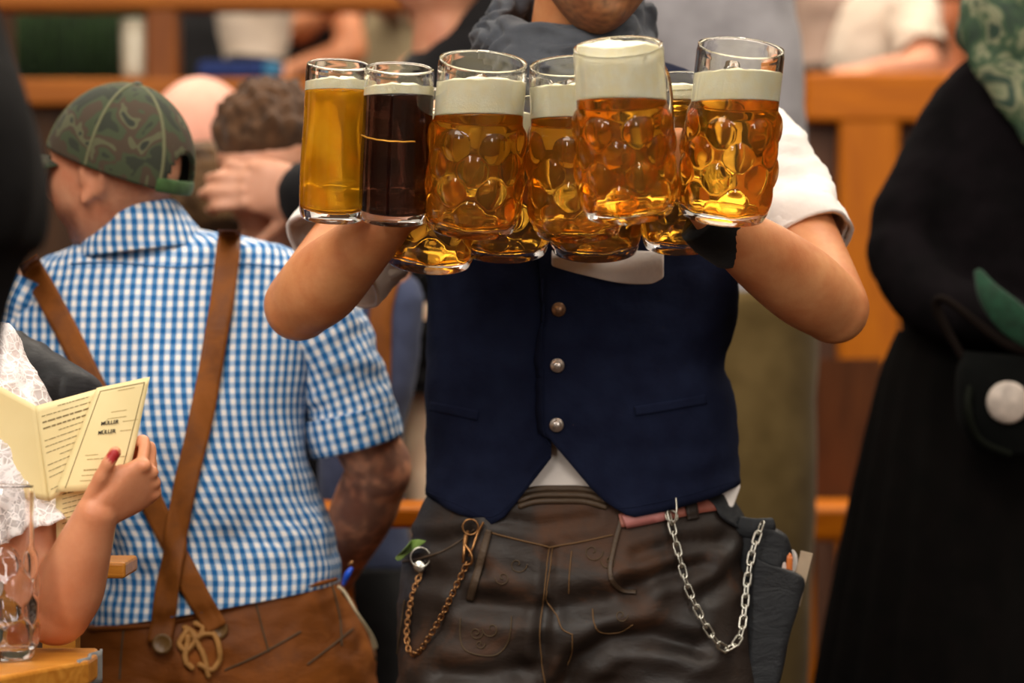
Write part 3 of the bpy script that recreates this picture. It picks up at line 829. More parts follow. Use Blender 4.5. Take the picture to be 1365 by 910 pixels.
# ---- scarf: a loose snood of twisted rolls
def ringpath(c, rx, ry, tiltx, tilty, n=14, w=0, ph=0):
    pts = []
    for k in range(n+1):
        a = 2*PI*k/n; p = Vector((rx*math.cos(a), ry*math.sin(a), tiltx*math.cos(a)+tilty*math.sin(a)+w*math.sin(3*a+ph))); pts.append(c+p)
    return pts
sc = Geo()
c0 = P(754, 34, 3.90)
for k, (dz, rx, ry, r, ty, tx, w, ph) in enumerate(((.012, .088, .082, .016, .036, .004, .005, 0), (-.002, .094, .092, .019, .044, .004, .007, 1.1), (-.018, .097, .104, .019, .050, -.002, .006, 2.3), (-.034, .090, .108, .017, .056, -.004, .004, 4))):
    pts = ringpath(c0+Vector((0, -.010, dz)), rx, ry, tx, ty, 14, w, ph)
    t_ = tube([(p, r*(1+.2*math.sin(i*1.7+k))) for i, p in enumerate(pts)], 18, 90, round_ends=False); wrinkle(t_, .005, 26, (1, 1, 1.5), k); sc.join(t_)
fuse('scarf', [sc], .004, M_SCARF, waiter, smooth=2, post=lambda c, n: c+n*(.0042*math.sin(noise.noise(Vector((c.x, c.y, c.z*1.6))*13)*17)))

# ---- leather shorts
hips = torso([(640, 640, 600, 950, 3.92, .105), (650, 648, 580, 965, 3.92, .130), (672, 664, 564, 976, 3.92, .136), (700, 690, 553, 992, 3.92, .142), (740, 740, 543, 1004, 3.92, .150), (800, 800, 533, 1012, 3.92, .154), (850, 850, 530, 1012, 3.92, .150), (910, 910, 545, 1000, 3.92, .13)], 80, 40)
th = [limb((P(662, 830, 3.91), .120, .130), (P(652, 930, 3.9), .122, .130), (P(650, 1080, 3.9), .112, .115), (P(652, 1260, 3.91), .098, .10), up=(0, -1, 0), n=48), limb((P(885, 830, 3.91), .122, .132), (P(890, 930, 3.89), .122, .132), (P(900, 1080, 3.88), .112, .115), (P(900, 1260, 3.9), .098, .10), up=(0, -1, 0), n=48)]
CREASES = [([(625, 800), (680, 806), (740, 808), (800, 800), (845, 790)], .010, 15), ([(835, 782), (885, 765), (935, 752)], .010, 11), ([(850, 742), (900, 728), (960, 722)], .006, 10),
           ([(752, 912), (770, 880), (812, 852), (870, 846), (930, 862)], .012, 13), ([(590, 895), (640, 902), (700, 890)], .007, 13), ([(560, 765), (600, 775), (640, 762)], .006, 12), ([(733, 735), (728, 800)], .005, 7),
           ([(726, 812), (722, 860), (726, 915)], .008, 9), ([(545, 720), (590, 722), (625, 712)], .006, 9), ([(660, 690), (720, 700), (790, 690)], .004, 8), ([(940, 790), (975, 770), (1000, 740)], .006, 12)]
def leather_folds(c, n):
    z = c.z; x = c.x
    m = .25+.75*math.exp(-((z-.74)/.14)**2)
    q = Vector((x*1.0, c.y, z*2.4))*9+Vector((3, 1, 0))
    w = (1-2*abs(noise.noise(q)))*.5+noise.fractal(q*1.4, 1, 2, 2)*.35
    d = 0
    if c.y < 3.93:
        px, py = CX+c.x*FPX/c.y, CY-(c.z-CAMZ)*FPX/c.y
        for pts, A, wd in CREASES:
            best = 1e9
            for (ax, ay), (bx, by) in zip(pts, pts[1:]):
                t = max(0, min(1, ((px-ax)*(bx-ax)+(py-ay)*(by-ay))/((bx-ax)**2+(by-ay)**2))); dd = math.hypot(px-ax-t*(bx-ax), py-ay-t*(by-ay)); best = min(best, dd)
            d += A*math.exp(-(best/wd)**2)-A*.5*math.exp(-((best-wd*2)/wd)**2)
    return c+n*(.008*m*w-d)
led = fuse('leather_shorts', [hips]+th, .0058, M_LED, waiter, smooth=7, post=leather_folds)
LT = bvh(led)
# waistband with rolled folds in the gap below the shirt
for k, (y, r) in enumerate(((653, .0045), (661, .004), (669, .0038))):
    cord([(690+k*2, y+6), (715, y), (745, y-1), (780, y), (808-k, y+7)], r, LT, .001, 30, 3.77).put('waistband_fold', M_LEDTRIM, led)
def seams(lst, r, mat, name='seam_stitching'):
    for pts in lst: cord(pts, r, LT, .0009, 50).put(name, mat, led)
flap = strap([(652, 706, 8), (640, 750, 10), (626, 800, 10)], 10, LT, .003, .001, 24, 3); flap.put('flap_edge', M_LEDTRIM, led)
strap([(828, 692, 6), (818, 730, 6), (813, 765, 6), (826, 785, 6), (848, 789, 5)], 6, LT, .003, .001, 34, 3).put('flap_edge', M_LEDTRIM, led)
seams([[(656, 710), (690, 719), (733, 729)], [(733, 729), (770, 723), (816, 713)]], .0011, M_THREAD)
seams([[(732, 729), (728, 760), (724, 800)], [(737, 729), (733, 760), (727, 798)], [(724, 798), (719, 850), (727, 912)], [(727, 798), (742, 820), (749, 838), (762, 845)], [(763, 845), (762, 868), (756, 885)],
       [(762, 735), (759, 765), (758, 790)], [(790, 812), (792, 830), (800, 842), (825, 842), (843, 832)]], .0009, M_THREAD)
seams([[(614, 824), (614, 850), (620, 866), (640, 873), (662, 872), (676, 858), (681, 838), (682, 822)], [(540, 800), (533, 850), (526, 905)]], .0009, M_THREAD2)
curl = lambda cx, cy, r, n=1.6, s=1: [(cx+s*r*(1-k/26)*math.cos(k/26*n*2*PI), cy+r*(1-k/26)*math.sin(k/26*n*2*PI)) for k in range(24)]
seams([curl(635, 843, 9), curl(655, 838, 12, 1.2, -1), curl(790, 735, 14, 1.3), curl(812, 748, 11, 1.4, -1), curl(690, 752, 13, 1.2), curl(670, 770, 10, 1.5, -1), curl(828, 820, 9, 1.4), curl(640, 858, 7, 1.3)], .0007, M_THREAD2, 'embroidery')
# belt
bo = strap([(826, 694, 18), (850, 688, 25), (885, 680, 28), (930, 672, 25), (968, 668, 22)], 26, LT, .003, .002, 40, 4, Y=3.79); belt = bo.put('belt', M_BELT, waiter)
bt = bvh(led, belt)
strap([(832, 696, 18), (850, 689, 25), (872, 683, 27), (889, 680, 22), (892, 679, 10)], 26, bt, .0035, .001, 30, 4, Y=3.77).put('belt_tip', plain('pale_pink_brown_leather', 'b06c66', .5), belt)
strap([(919, 656, 16), (921, 672, 16), (924, 692, 16)], 16, bt, .003, .001, 16, 4, Y=3.77).put('belt_loop', M_LED, belt)
# bib hip strap hanging below the shirt tail
strap([(940, 662, 5), (958, 668, 20), (972, 684, 26), (992, 704, 10)], 22, bvh(led), .004, .002, 26, 5, Y=3.83).put('hip_flap', M_BLKLEATHER, waiter)
# lower legs, socks and shoes below the frame
for (x, sx_) in ((652, 650), (900, 905)):
    kn, an = P(x, 1240, 3.91), Vector((P(sx_, 455, 3.93).x, 3.94, .09))
    limb((kn, .064), (kn.lerp(an, .3), .062), (kn.lerp(an, .75), .042), (an, .040), n=28).put('sock', cloth('grey_wool_sock', '8a8478', '6c675c'), waiter)
    shoe(Vector((an.x, 3.91, 0)), 0, M_BLKLEATHER, waiter)
# black wristbands
tube([(P(938, 286, 3.595), .038), (P(958, 302, 3.605), .041), (P(980, 318, 3.625), .0405)], 32, 12, round_ends=False).put('wristband', M_BLACK, waiter)
# white cloth hanging at his chest under the mugs
g = Geo(); nx, nz_ = 26, 12; V = []
for i in range(nx+1):
    for j in range(nz_+1):
        u, v = i/nx, j/nz_; x = 735+150*u; top = 335; bot = 352+26*math.sin(min(1, u*1.15)*PI*.55)-(8*max(0, u-.9)/.1)
        y = top+(bot-top)*v; q = P(x, y, 3.752-.008*math.sin(v*PI)-.006*math.sin(u*9+v*3)); V.append(q)
g.add(V, [(i*(nz_+1)+j, (i+1)*(nz_+1)+j, (i+1)*(nz_+1)+j+1, i*(nz_+1)+j+1) for i in range(nx) for j in range(nz_)])
o = g.put('serving_cloth', M_SHIRT); solid(o, .006, 0); subsurf(o); tag(o, 'white folded cloth between the navy vest and the rear row of mugs', 'cloth')

# ---- chains and pouch
def chain(name, pts, tree, pitch, R, r, long, mat, label, loc_off=.007, Y=None, sx=1):
    s = path2(pts, 400); W3 = []
    for x, y in s:
        h, n = lay(x, y, tree, loc_off, Y)
        if h is None or (W3 and (h-W3[-1]).length > .03): h = P(x, y, W3[-1].y if W3 else Y)
        W3.append(h)
    ys = [min(p.y for p in W3[max(0, i-25):i+26]) for i in range(len(W3))]
    for _ in range(1500): ys = [ys[0]]+[(ys[i-1]+ys[i+1])/2 for i in range(1, len(ys)-1)]+[ys[-1]]
    W3 = [P(s[i][0], s[i][1], ys[i]) for i in range(len(W3))]
    t = thing(name, W3[0], label, 'chain'); base = torus(R, r, 20, 8, 1, 1, long).mesh('link'); acc = pitch; k = 0; base.materials.append(mat)
    for i_, (a, b) in enumerate(zip(W3, W3[1:])):
        acc += (b-a).length
        if acc >= pitch:
            acc -= pitch; d = (W3[min(i_+5, len(W3)-1)]-W3[max(i_-5, 0)]).normalized(); n = Vector((0, -1, 0)); n = (n-d*n.dot(d)).normalized(); y = n.cross(d)
            ang = math.radians(14 if k % 2 else 66); zz = n*math.cos(ang)+y*math.sin(ang); yy = zz.cross(d)
            M = Matrix((d, yy, zz)).transposed().to_4x4(); M.translation = a-t.location
            o = bpy.data.objects.new('link', base); COL.objects.link(o); o.parent = t; o.matrix_local = M; k += 1
    return t
def ring_at(x, y, R, r, tree, parent, mat, name='ring', off=.004, Y=None, tiltv=(0, -1, 0)):
    h, n = lay(x, y, tree, off, Y); torus(R, r, 28, 8).xf(Matrix.Translation(h) @ basis(Vector(tiltv))).put(name, mat, parent); return h
cc = chain('watch_chain', [(622, 752), (606, 785), (588, 822), (568, 855), (556, 870), (546, 868), (542, 845), (546, 810), (554, 780), (562, 762)], LT, .0058, .0032, .0010, .0010, M_BRASS, 'thin copper coloured watch chain on the left hip of the leather shorts', .005, 3.79)
ring_at(631, 701, .0098, .0012, LT, cc, M_BRASS, off=.006, Y=3.79)
ring_at(566, 743, .0125, .0011, LT, cc, M_SILVER, off=.007, Y=3.79)
h, n = lay(564, 752, LT, .006, 3.79); lathe([(.0072, 0), (.0078, .001), (.0078, .002), (.006, .003), (.0005, .0034)], 24).xf(Matrix.Translation(h) @ basis(Vector((-.1, -1, .15)))).put('coin_charm', M_SILVER, cc)
q = [lay(x, y, LT, .007, 3.79)[0] for x, y in ((627, 711), (624, 722), (622, 735), (620, 748))]
tube([(q[0], .0028), (q[1], .0032), (q[2], .0024), (q[3], .0018)], 10, 16).put('clasp', M_BRASS, cc)
q = [lay(x, y, LT, .008, 3.79)[0] for x, y in ((624, 728), (631, 738), (630, 748), (622, 752))]
tube([(a, .0018) for a in q], 8, 16).put('clasp_hook', M_BRASS, cc)
q = [lay(x, y, LT, .005, 3.79)[0] for x, y in ((645, 698), (640, 712), (632, 730), (628, 740))]
tube([(a, .0016) for a in q], 8, 20).put('side_links', M_BRASS, cc)
# green ribbon tucked in the pocket
g = Geo(); rib = [[(537, 742), (545, 728), (556, 719), (573, 718)], [(539, 745), (549, 734), (561, 727), (575, 724)], [(543, 748), (553, 741), (564, 736), (576, 731)]]
V = [lay(x, y, LT, .010+.004*((i+j) % 2), 3.79)[0] for i, r_ in enumerate(rib) for j, (x, y) in enumerate(r_)]
g.add(V, [(i*4+j, i*4+j+1, (i+1)*4+j+1, (i+1)*4+j) for i in range(2) for j in range(3)])
o = g.put('green_ribbon', cloth('green_ribbon_cloth', '7d9a44', '4f6a26')); solid(o, .002, 0); subsurf(o, 2); tag(o, 'small green ribbon tucked in the hip pocket above the watch chain', 'ribbon')
seams([[(537, 748), (560, 744), (590, 735), (618, 718), (632, 706)]], .0012, M_LEDTRIM, 'pocket_edge')

# pouch: a black leather holster on his left hip
pouch = thing('belt_pouch', P(1030, 800, 3.87), 'black leather belt pouch hanging on the waiter\'s left hip, papers sticking out', 'pouch')
def slab(rows, Y, hd, exp=4, n=40, seg=40): return torso([(r[0], r[1], r[2], r[3], Y+(r[4] if len(r) > 4 else 0), hd*(r[5] if len(r) > 5 else 1)) for r in rows], n, seg, exp=exp)
pb = slab([(702, 706, 996, 1036), (712, 716, 986, 1048), (740, 745, 982, 1056), (800, 800, 984, 1050), (860, 860, 986, 1042), (905, 905, 990, 1036), (925, 925, 1000, 1028)], 3.86, .022)
wrinkle(pb, .003, 20, (1, 1, .6), 4); pb.put('pouch_body', M_BLKLEATHER, pouch)
pf = slab([(738, 756, 996, 1030), (748, 762, 996, 1058), (760, 775, 996, 1072), (800, 803, 996, 1066), (850, 850, 995, 1052), (905, 905, 998, 1040), (922, 922, 1004, 1030)], 3.835, .014)
wrinkle(pf, .002, 20, (1, 1, .5), 8); pf.put('front_pocket', M_BLKLEATHER, pouch)
pt = bvh(pouch.children[-1])
for pts in ([(1012, 752), (1014, 830), (1012, 900)], [(1034, 765), (1033, 820), (1030, 900)]): cord(pts, .0012, pt, 0, 30).put('seam', M_BLKLEATHER, pouch.children[-1])
tube([(P(985, 700, 3.845), .012, .004), (P(1005, 704, 3.84), .013, .004), (P(1030, 700, 3.845), .010, .004)], 16, 14, up=(0, -1, 0)).put('flap', M_BLKLEATHER, pouch)
# things in the pouch
g = Geo(); bevel(box(g, (-.008, -.001, 0), (.008, .001, .07), Matrix.Translation(P(1058, 806, 3.855)) @ Matrix.Rotation(math.radians(14), 4, 'Y')).put('card', plain('kraft_card', 'b09a80', .7), smooth=False), .0005)
tag(bpy.data.objects['card'], 'beige card standing in the pouch pocket', 'card')
g = tube([(P(1050, 790, 3.848), .0055), (P(1051, 745, 3.845), .0055), (P(1052, 742, 3.845), .004)], 14, 12); o = g.put('lighter', plain('orange_plastic', 'd87838', .3)); tag(o, 'orange lighter sticking out of the pouch between papers', 'lighter')
g = tube([(P(1054, 780, 3.86), .0068, .001), (P(1056, 745, 3.858), .0068, .001), (P(1054, 734, 3.857), .004, .001)], 16, 14, up=(0, -1, 0)); o = g.put('paper_slip', plain('white_paper', 'e4dcd4', .6)); tag(o, 'white paper slip, tallest item in the pouch pocket', 'paper')
g = tube([(P(1043, 780, 3.842), .006, .0012), (P(1042, 755, 3.84), .006, .0012), (P(1041, 750, 3.84), .005, .001)], 16, 10, up=(0, -1, 0)); o = g.put('receipt', plain('pink_white_paper', 'd8c0b4', .6)); tag(o, 'pale receipt at the left of the orange lighter in the pouch', 'paper')
CT = bvh(*([led]+[c for c in pouch.children]))
ct = chain('trouser_chain', [(893, 690), (904, 735), (916, 780), (936, 825), (956, 856), (971, 864), (986, 848), (992, 815), (996, 775), (1003, 735), (1014, 703)], CT, .0138, .0042, .0014, .0050, M_SILVER, 'silver link chain looping from the belt to the black pouch', .010, 3.77)
ring_at(893, 690, .008, .0013, bt, ct, M_SILVER, off=.006, tiltv=(.4, -1, .6), Y=3.77)
tube([(P(901, 664, 3.765), .0013), (P(902, 680, 3.76), .0013), (P(899, 697, 3.76), .0013)], 8, 10).put('hook', M_SILVER, ct)
# ================================================================ the man in gingham
M_GING = gingham('blue_gingham', '1f5f9a', 'ece6e2', .0147)
M_TANL = leather('tan_suede', '6e3a0c', '8e4e14', 'a25c18', .6, 7, .3, .35)
M_STRAP = leather('tan_strap', '6c3a0c', '844a12', '784210', .6, 14, .3, .2)
M_HAIRB = cloth('cropped_brown_hair', '3a281a', '241810', .8, 90, 500, .4)
Y2 = 4.15
man = thing('person', (P(270, 455, Y2).x, Y2, 0), 'person seen from behind in blue gingham shirt, camouflage cap and crossed leather suspenders', 'person')
HM2 = head_matrix(P(152, 228, 4.13), -112, -3, 0, .99)
neck2 = limb((P(165, 240, 4.13), .055), (P(172, 290, 4.14), .060), (P(196, 350, 4.16), .075), n=28)
core2 = torso([(330, 320, 120, 300, 4.17, .06), (370, 360, 40, 395, 4.17, .09), (450, 450, 35, 400, 4.16, .11), (640, 640, 70, 400, 4.15, .11), (800, 800, 135, 430, 4.15, .11), (900, 900, 125, 470, 4.15, .12)], 40, 24)
elb = P(508, 628, 4.20); wr = P(432, 792, 4.36)
ra = [limb((P(400, 400, 4.16), .055), (P(455, 520, 4.17), .05), (elb, .044), n=26), limb((elb+Vector((0, 0, .012)), .043), (elb.lerp(wr, .3), .047), (elb.lerp(wr, .7), .036), (wr, .028), n=26), ball(elb, .044)]
h2, _t = hand(wr, Vector((-.3, .6, -.4)), Vector((-.5, 0, -.7)), 1, ((20, 25, 20),)*4)
elb3 = P(-60, 640, 4.12); wr3 = P(-20, 760, 4.35)
la = [limb((P(40, 400, 4.16), .055), (elb3, .046), n=24), limb((elb3, .046), (elb3.lerp(wr3, .3), .046), (wr3, .03), n=24)]
h3, _t = hand(wr3, Vector((.1, .7, -.2)), Vector((0, -.2, -1)), 1, ((20, 25, 20),)*4)
def man_tone(v):
    q = HM2.inverted() @ v
    if q.length < .17:
        beard = max(0, min(1, (-.045-q.z)/.02))*max(0, min(1, (-.015-q.y)/.02))
        nape = .35*max(0, min(1, (q.y-.01)/.02))*max(0, min(1, (.0-q.z)/.02))*max(0, min(1, (q.z+.085)/.03))
        temple = .4*math.exp(-((q.y+.02)/.02)**2)*max(0, min(1, (q.z-.01)/.015))
        s = max(beard*.8, nape, temple); s *= .85+.3*noise.noise(q*150)
        return (1-s*.85, 1-s*.9, 1-s*.9)
    if v.x > P(415, 0, 4.2).x and v.z < P(0, 590, 4.2).z:       # tattooed forearm
        n1 = noise.noise(v*38+Vector((2, 0, 0))); n2 = noise.noise(v*85)
        k = max(0, min(1, 1.8*(n1*.8+n2*.6)+.75))*.62
        line = math.exp(-((abs(n1)-.02)/.035)**2)*.55
        s = min(.78, max(k, line)); return (1-s*.92, 1-s*.9, 1-s*.78)
    return (1, 1, 1)
fuse('body', head_parts(HM2, ear=-.014)+[neck2, core2]+ra+la+h2+h3, .0055, S_PINK, man, tone=man_tone, smooth=4)
eyes(HM2, man, M_EYE, M_IRIS)
# cap
def camo():
    k = NT('camouflage_cloth'); v = k.coords('Object'); n1 = k.noise(v, 22, 2, .4, .6)
    r = k.ramp(n1, 'Fac', [(0, lin('23271a')), (.42, lin('333b24')), (.50, lin('3c2f20')), (.58, lin('4c4c34')), (.64, lin('20241a'))], 'CONSTANT')
    k.l(r, 'Color', k.b, 'Base Color'); k.b.inputs['Roughness'].default_value = .9; n2 = k.noise(v, 800, 2); k.bump(n2, 'Fac', .3, .0006); return k.m
M_CAMO = camo()
cap = thing('cap', (0, 0, 0), 'x', 'x'); bpy.data.objects.remove(cap)
cap = bpy.data.objects.new('cap', None); COL.objects.link(cap); cap.parent = man
CM = HM2 @ Matrix.Translation((0, .004, -.004)) @ Matrix.Rotation(math.radians(-11), 4, 'X')
def cap_edge(a): return 1.60+.10*math.cos(a)*-1     # polar angle of the rim
def cap_pt(a, v):
    x = .092*math.sin(v)*math.sin(a); y = -.106*math.sin(v)*math.cos(a)+.002; z = .116*math.cos(v)+.010
    return Vector((x, y, z))
N_, K_ = 120, 46; V, F = [], []
for i in range(K_+1):
    for j in range(N_):
        a = 2*PI*j/N_; V.append(cap_pt(a, .03+(cap_edge(a)-.03)*i/K_))
def in_hole(p): return p.y > 0 and (p.x/.036)**2+((p.z-.012)/.040)**2 < 1 and p.z > -.02
for i in range(K_):
    for j in range(N_):
        q = (i*N_+j, (i+1)*N_+j, (i+1)*N_+(j+1) % N_, i*N_+(j+1) % N_)
        c = sum((V[k] for k in q), Vector())/4
        if not in_hole(c): F.append(q)
F.append(tuple(range(N_-1, -1, -1)))
g = Geo().add(V, F).xf(CM); crown = g.put('cap_crown', M_CAMO, cap, world=False); crown.location = -world_pos(man); solid(crown, .003, 0)
hb_ = [HM2.inverted().to_3x3()]
for k in range(6):       # seams
    a = PI/6+k*PI/3; tube([(CM @ (cap_pt(a, .05+(cap_edge(a)-.07)*i/14)*1.012), .0028, .0014) for i in range(15)], 8, 30).put('seam_tape', plain('olive_tape', '5c5c3e', .8), crown)
ball(CM @ Vector((0, 0.002, .127)), (.008, .008, .005)).put('top_button', plain('dark_olive_button', '3a3c2c', .7), crown)
arc = [CM @ Vector((.038*math.cos(t), .104*math.sqrt(max(.05, 1-(.038*math.cos(t)/.0875)**2))*math.sqrt(max(.1, 1-((.012+.041*math.sin(t)-.012)/.12)**2)), .012+.041*math.sin(t))) for t in [PI*i/16 for i in range(17)]]
tube([(p, .0032) for p in arc], 8, 30).put('opening_edge', M_CAMO, crown)
st_ = []
for i in range(13):
    a = PI-.55+1.1*i/12; p = cap_pt(a, 1.62); st_.append((CM @ (p*1.01), .003, .010))
tube(st_, 12, 26, up=tuple(CM.to_3x3() @ Vector((0, 0, 1)))).put('adjusting_strap', cloth('green_webbing', '3e5a30', '2c4422'), crown)
V = []; F = []
for i in range(13):
    for j in range(25):
        a = (j/24-.5)*2.0; r = .100+.068*math.cos(a*.75)*i/12; V.append(CM @ Vector((.084*math.sin(a)*(1+.15*i/12), -.098*math.cos(a)-(.068*(i/12)*math.cos(a*.8)), .004-.012*(i/12)-.020*math.sin(a)**2*(.4+i/12))))
for i in range(12):
    for j in range(24): F.append((i*25+j, i*25+j+1, (i+1)*25+j+1, (i+1)*25+j))
solid(Geo().add(V, F).put('cap_brim', M_CAMO, crown), .003)

# shirt
srows = [(318, 306, 120, 262, 4.17, .062), (336, 320, 78, 345, 4.17, .078), (356, 332, 42, 392, 4.17, .092), (392, 366, 10, 420, 4.17, .106), (440, 420, 3, 424, 4.165, .122), (520, 510, 12, 413, 4.155, .134), (600, 590, 42, 405, 4.15, .140), (660, 650, 70, 422, 4.15, .140), (712, 700, 95, 446, 4.15, .140), (765, 742, 112, 452, 4.15, .142), (806, 766, 112, 455, 4.15, .150), (832, 774, 112, 454, 4.15, .152)]
sg = torso(srows, 110, 90, exp=2.3)
def shirt_mask(v):
    px, py = CX+v.x*FPX/4.15, CY-(v.z-CAMZ)*FPX/4.15; hm = 832-(px-112)*.17; return max(0, min(1, (hm-py)/90))*(.45+.9*max(0, min(1, (P(0, 600, 4.1).z-v.z)/.15)))
wrinkle(sg, .015, 7.5, (1.8, 1, .9), 21, mask=shirt_mask); wrinkle(sg, .010, 11, (1.4, 1, 2.0), 5, True, mask=lambda v: shirt_mask(v)*max(0, min(1, (P(0, 640, 4.1).z-v.z)/.1)))
shirt = sg.put('shirt', M_GING, man)
ST = bvh(shirt)
# collar: stand and fold-over
for k, (r0, r1) in enumerate((((268, 262, 140, 216), (330, 330, 118, 262)),)):
    rows = [(300, 272, 136, 226, 4.145, .066), (288, 268, 134, 228, 4.145, .070), (276+20, 272, 130, 236, 4.145, .074), (312, 290, 120, 252, 4.15, .082), (330, 306, 108, 266, 4.155, .088), (346, 326, 100, 280, 4.16, .094)]
    cg = torso(rows, 80, 22, cap0=False, cap1=False, exp=2.1); wrinkle(cg, .002, 18, seed=3)
    solid(cg.put('collar', M_GING, shirt), .004, 0)
cord([(95, 352), (150, 350), (230, 356), (320, 352), (395, 358)], .0009, ST, .002, 60).put('yoke_seam', M_GING, shirt)
sleeve('sleeve', [(P(378, 372, 4.165), .076), (P(408, 410, 4.17), .074), (P(438, 470, 4.17), .066), (P(460, 530, 4.175), .062), (P(476, 592, 4.18), .060)], man, M_GING, .009, 31, True, .003, .05)
sleeve('sleeve', [(P(62, 378, 4.165), .074), (P(35, 440, 4.165), .070), (P(0, 540, 4.14), .062), (P(-25, 600, 4.12), .058)], man, M_GING, .009, 33, True, .003, .05)
# leather trousers
tr_rows = [(800, 752, 118, 446, 4.15, .128), (835, 782, 108, 460, 4.15, .143), (870, 830, 104, 482, 4.15, .150), (910, 880, 102, 500, 4.15, .155), (960, 950, 104, 508, 4.15, .150), (1060, 1060, 125, 500, 4.15, .130)]
tg = torso(tr_rows, 80, 40); ml = [limb((P(205, 1020, 4.15), .110), (P(200, 1200, 4.15), .095), (P(202, 1330, 4.15), .085), n=36, up=(0, -1, 0)), limb((P(410, 1020, 4.15), .112), (P(415, 1200, 4.15), .095), (P(415, 1330, 4.15), .085), n=36, up=(0, -1, 0))]
tro = fuse('leather_trousers', [tg]+ml, .007, M_TANL, man, smooth=6, post=lambda c, n: c+n*.007*noise.fractal(Vector((c.x, c.y, c.z*1.8))*10, 1, 2, 3))
TT = bvh(tro)
for x in (205, 413):
    kn, an = P(x, 1320, 4.15), Vector((P(x, 455, 4.15).x, 4.15, .09)); limb((kn, .06), (kn.lerp(an, .3), .058), (an, .04), n=24).put('sock', cloth('cream_sock', 'b8ae98', '9a907a'), man); shoe(Vector((an.x, 4.18, 0)), 180, M_BLKLEATHER, man)
cord([(120, 838), (210, 832), (300, 812), (380, 790), (446, 772)], .004, TT, .001, 60).put('waistband', M_TANL, tro)
for pts in ([(440, 772), (452, 820), (455, 860)], [(340, 800), (350, 840), (358, 868)], [(300, 893), (350, 870), (400, 842)], [(410, 885), (440, 862), (470, 838)], [(165, 838), (162, 870), (160, 905)], [(455, 790), (475, 815), (492, 850), (500, 880)]): cord(pts, .0013, TT, .001, 30).put('seam', M_THREAD2, tro)
tree2 = bvh(shirt, tro)
# suspenders, crossing at the small of the back
sus = strap([(36, 346), (58, 382), (90, 440), (122, 505), (160, 580), (200, 660), (232, 730), (262, 790), (290, 838)], 30, tree2, .0035, .006, 70, 6).put('suspender', M_STRAP, man)
sus2 = strap([(306, 306), (303, 345), (296, 400), (284, 470), (270, 545), (254, 620), (240, 690), (230, 750), (222, 810), (214, 858)], 31, bvh(shirt, tro, sus), .0035, .006, 70, 6).put('suspender', M_STRAP, man)
s3 = bvh(shirt, tro, sus, sus2)
M_HORN = plain('horn_button', '6c4e28', .4)
for (x, y) in ((217, 858), (291, 838)):
    h, n = lay(x, y, s3, .001); lathe([(.011, 0), (.0135, .002), (.0135, .005), (.011, .006), (.009, .0045), (.0005, .004)], 24).xf(Matrix.Translation(h) @ basis((n+Vector((0, -1.5, 0))).normalized())).put('button', M_HORN, man)
bow = Geo()
for pts in ([(248, 838), (262, 850), (250, 868), (240, 858), (252, 842)], [(262, 850), (285, 846), (294, 872), (284, 892), (266, 886)], [(258, 846), (270, 870), (278, 900)], [(252, 850), (248, 878), (256, 890)], [(266, 850), (272, 838), (262, 832)]):
    bow.join(cord(pts, .0042, TT, .006, 30, 4.02))
bow.put('lacing', plain('pale_lace', 'a8763a', .7), tro)
# blue pen-like ribbon and pouch cord at his right hip
g = tube([(P(458, 778, 4.05), .003), (P(463, 766, 4.04), .0045), (P(468, 758, 4.04), .003)], 10, 12); o = g.put('blue_tag', plain('blue_plastic', '1f5ae0', .3), man)
tube([(P(466, 752, 4.045), .0025), (P(469, 750, 4.045), .003)], 10, 6).put('tag_ring', M_BRASS, o)
tube([(P(452, 782, 4.05), .0025), (P(460, 790, 4.04), .002), (P(475, 815, 4.03), .002), (P(494, 845, 4.05), .003), (P(500, 862, 4.06), .004)], 8, 24).put('hip_cord', plain('silver_cord', 'b8a888', .5), man)

# ================================================================ the woman with the menu
YW = 3.42
wom = thing('person', (P(-150, 455, 3.5).x, 3.50, 0), 'person in white lace sleeves at the left edge holding an open cream menu', 'person')
elbw = P(80, 838, 3.40); elbw.z = .80+.043; wrw = P(129, 683, 3.342)
shw = P(-50, 500, 3.50)
hw_d = Vector((.42, -.08, .82))
hg, ht = hand(wrw, Vector((.80, .20, .55)), Vector((-.50, .70, .47)), 1, ((62, 86, 50), (66, 88, 50), (70, 90, 50), (76, 90, 50)), (6, 14), 3, .80, thumb_dir=Vector((.46, -.33, .86)), thumb_root=.010, tl=.66)
upw = [limb((shw, .055), (P(15, 650, 3.45), .047), (elbw+Vector((-.012, .01, .01)), .041), n=28), limb((elbw, .036), (elbw.lerp(wrw, .25), .040), (elbw.lerp(wrw, .6), .033), (elbw.lerp(wrw, .9), .026, .025), (wrw, .0245, .023), n=28, seg=36), ball(elbw+Vector((-.004, 0, .0)), .038)]
HMW = head_matrix(P(-150, 190, 3.50), 60, 10, 0, .95)
neckw = limb((P(-150, 280, 3.51), .050), (P(-155, 340, 3.52), .052), (P(-160, 400, 3.53), .07), n=26)
corew = torso([(400, 400, -230, -90, 3.60, .06), (430, 430, -330, -20, 3.60, .07), (560, 560, -310, -30, 3.60, .10), (700, 700, -290, -60, 3.60, .09), (860, 860, -310, -50, 3.60, .11)], 40, 24)
lw = [limb((P(-290, 480, 3.52), .05), (P(-330, 720, 3.50), .042), n=24), limb((P(-330, 720, 3.50), .042), (P(-200, 800, 3.30), .028), n=24)]
hg2, _t = hand(P(-200, 800, 3.30), Vector((1, -.1, .1)), Vector((0, .1, -1)), -1, ((10, 15, 10),)*4, s=.88)
nail_c = ht[4]
def w_tone(v):
    d = (v-nail_c-Vector((-.001, -.007, -.004))).length
    if d < .0075: return (.62, .08, .16)
    return (1, 1, 1)
fuse('body', head_parts(HMW)+[neckw, corew]+upw+lw+hg+hg2, .0027, skin_mat('fair_skin_warm', 'd6936c', 'c8805a', .45), wom, tone=w_tone, smooth=3)
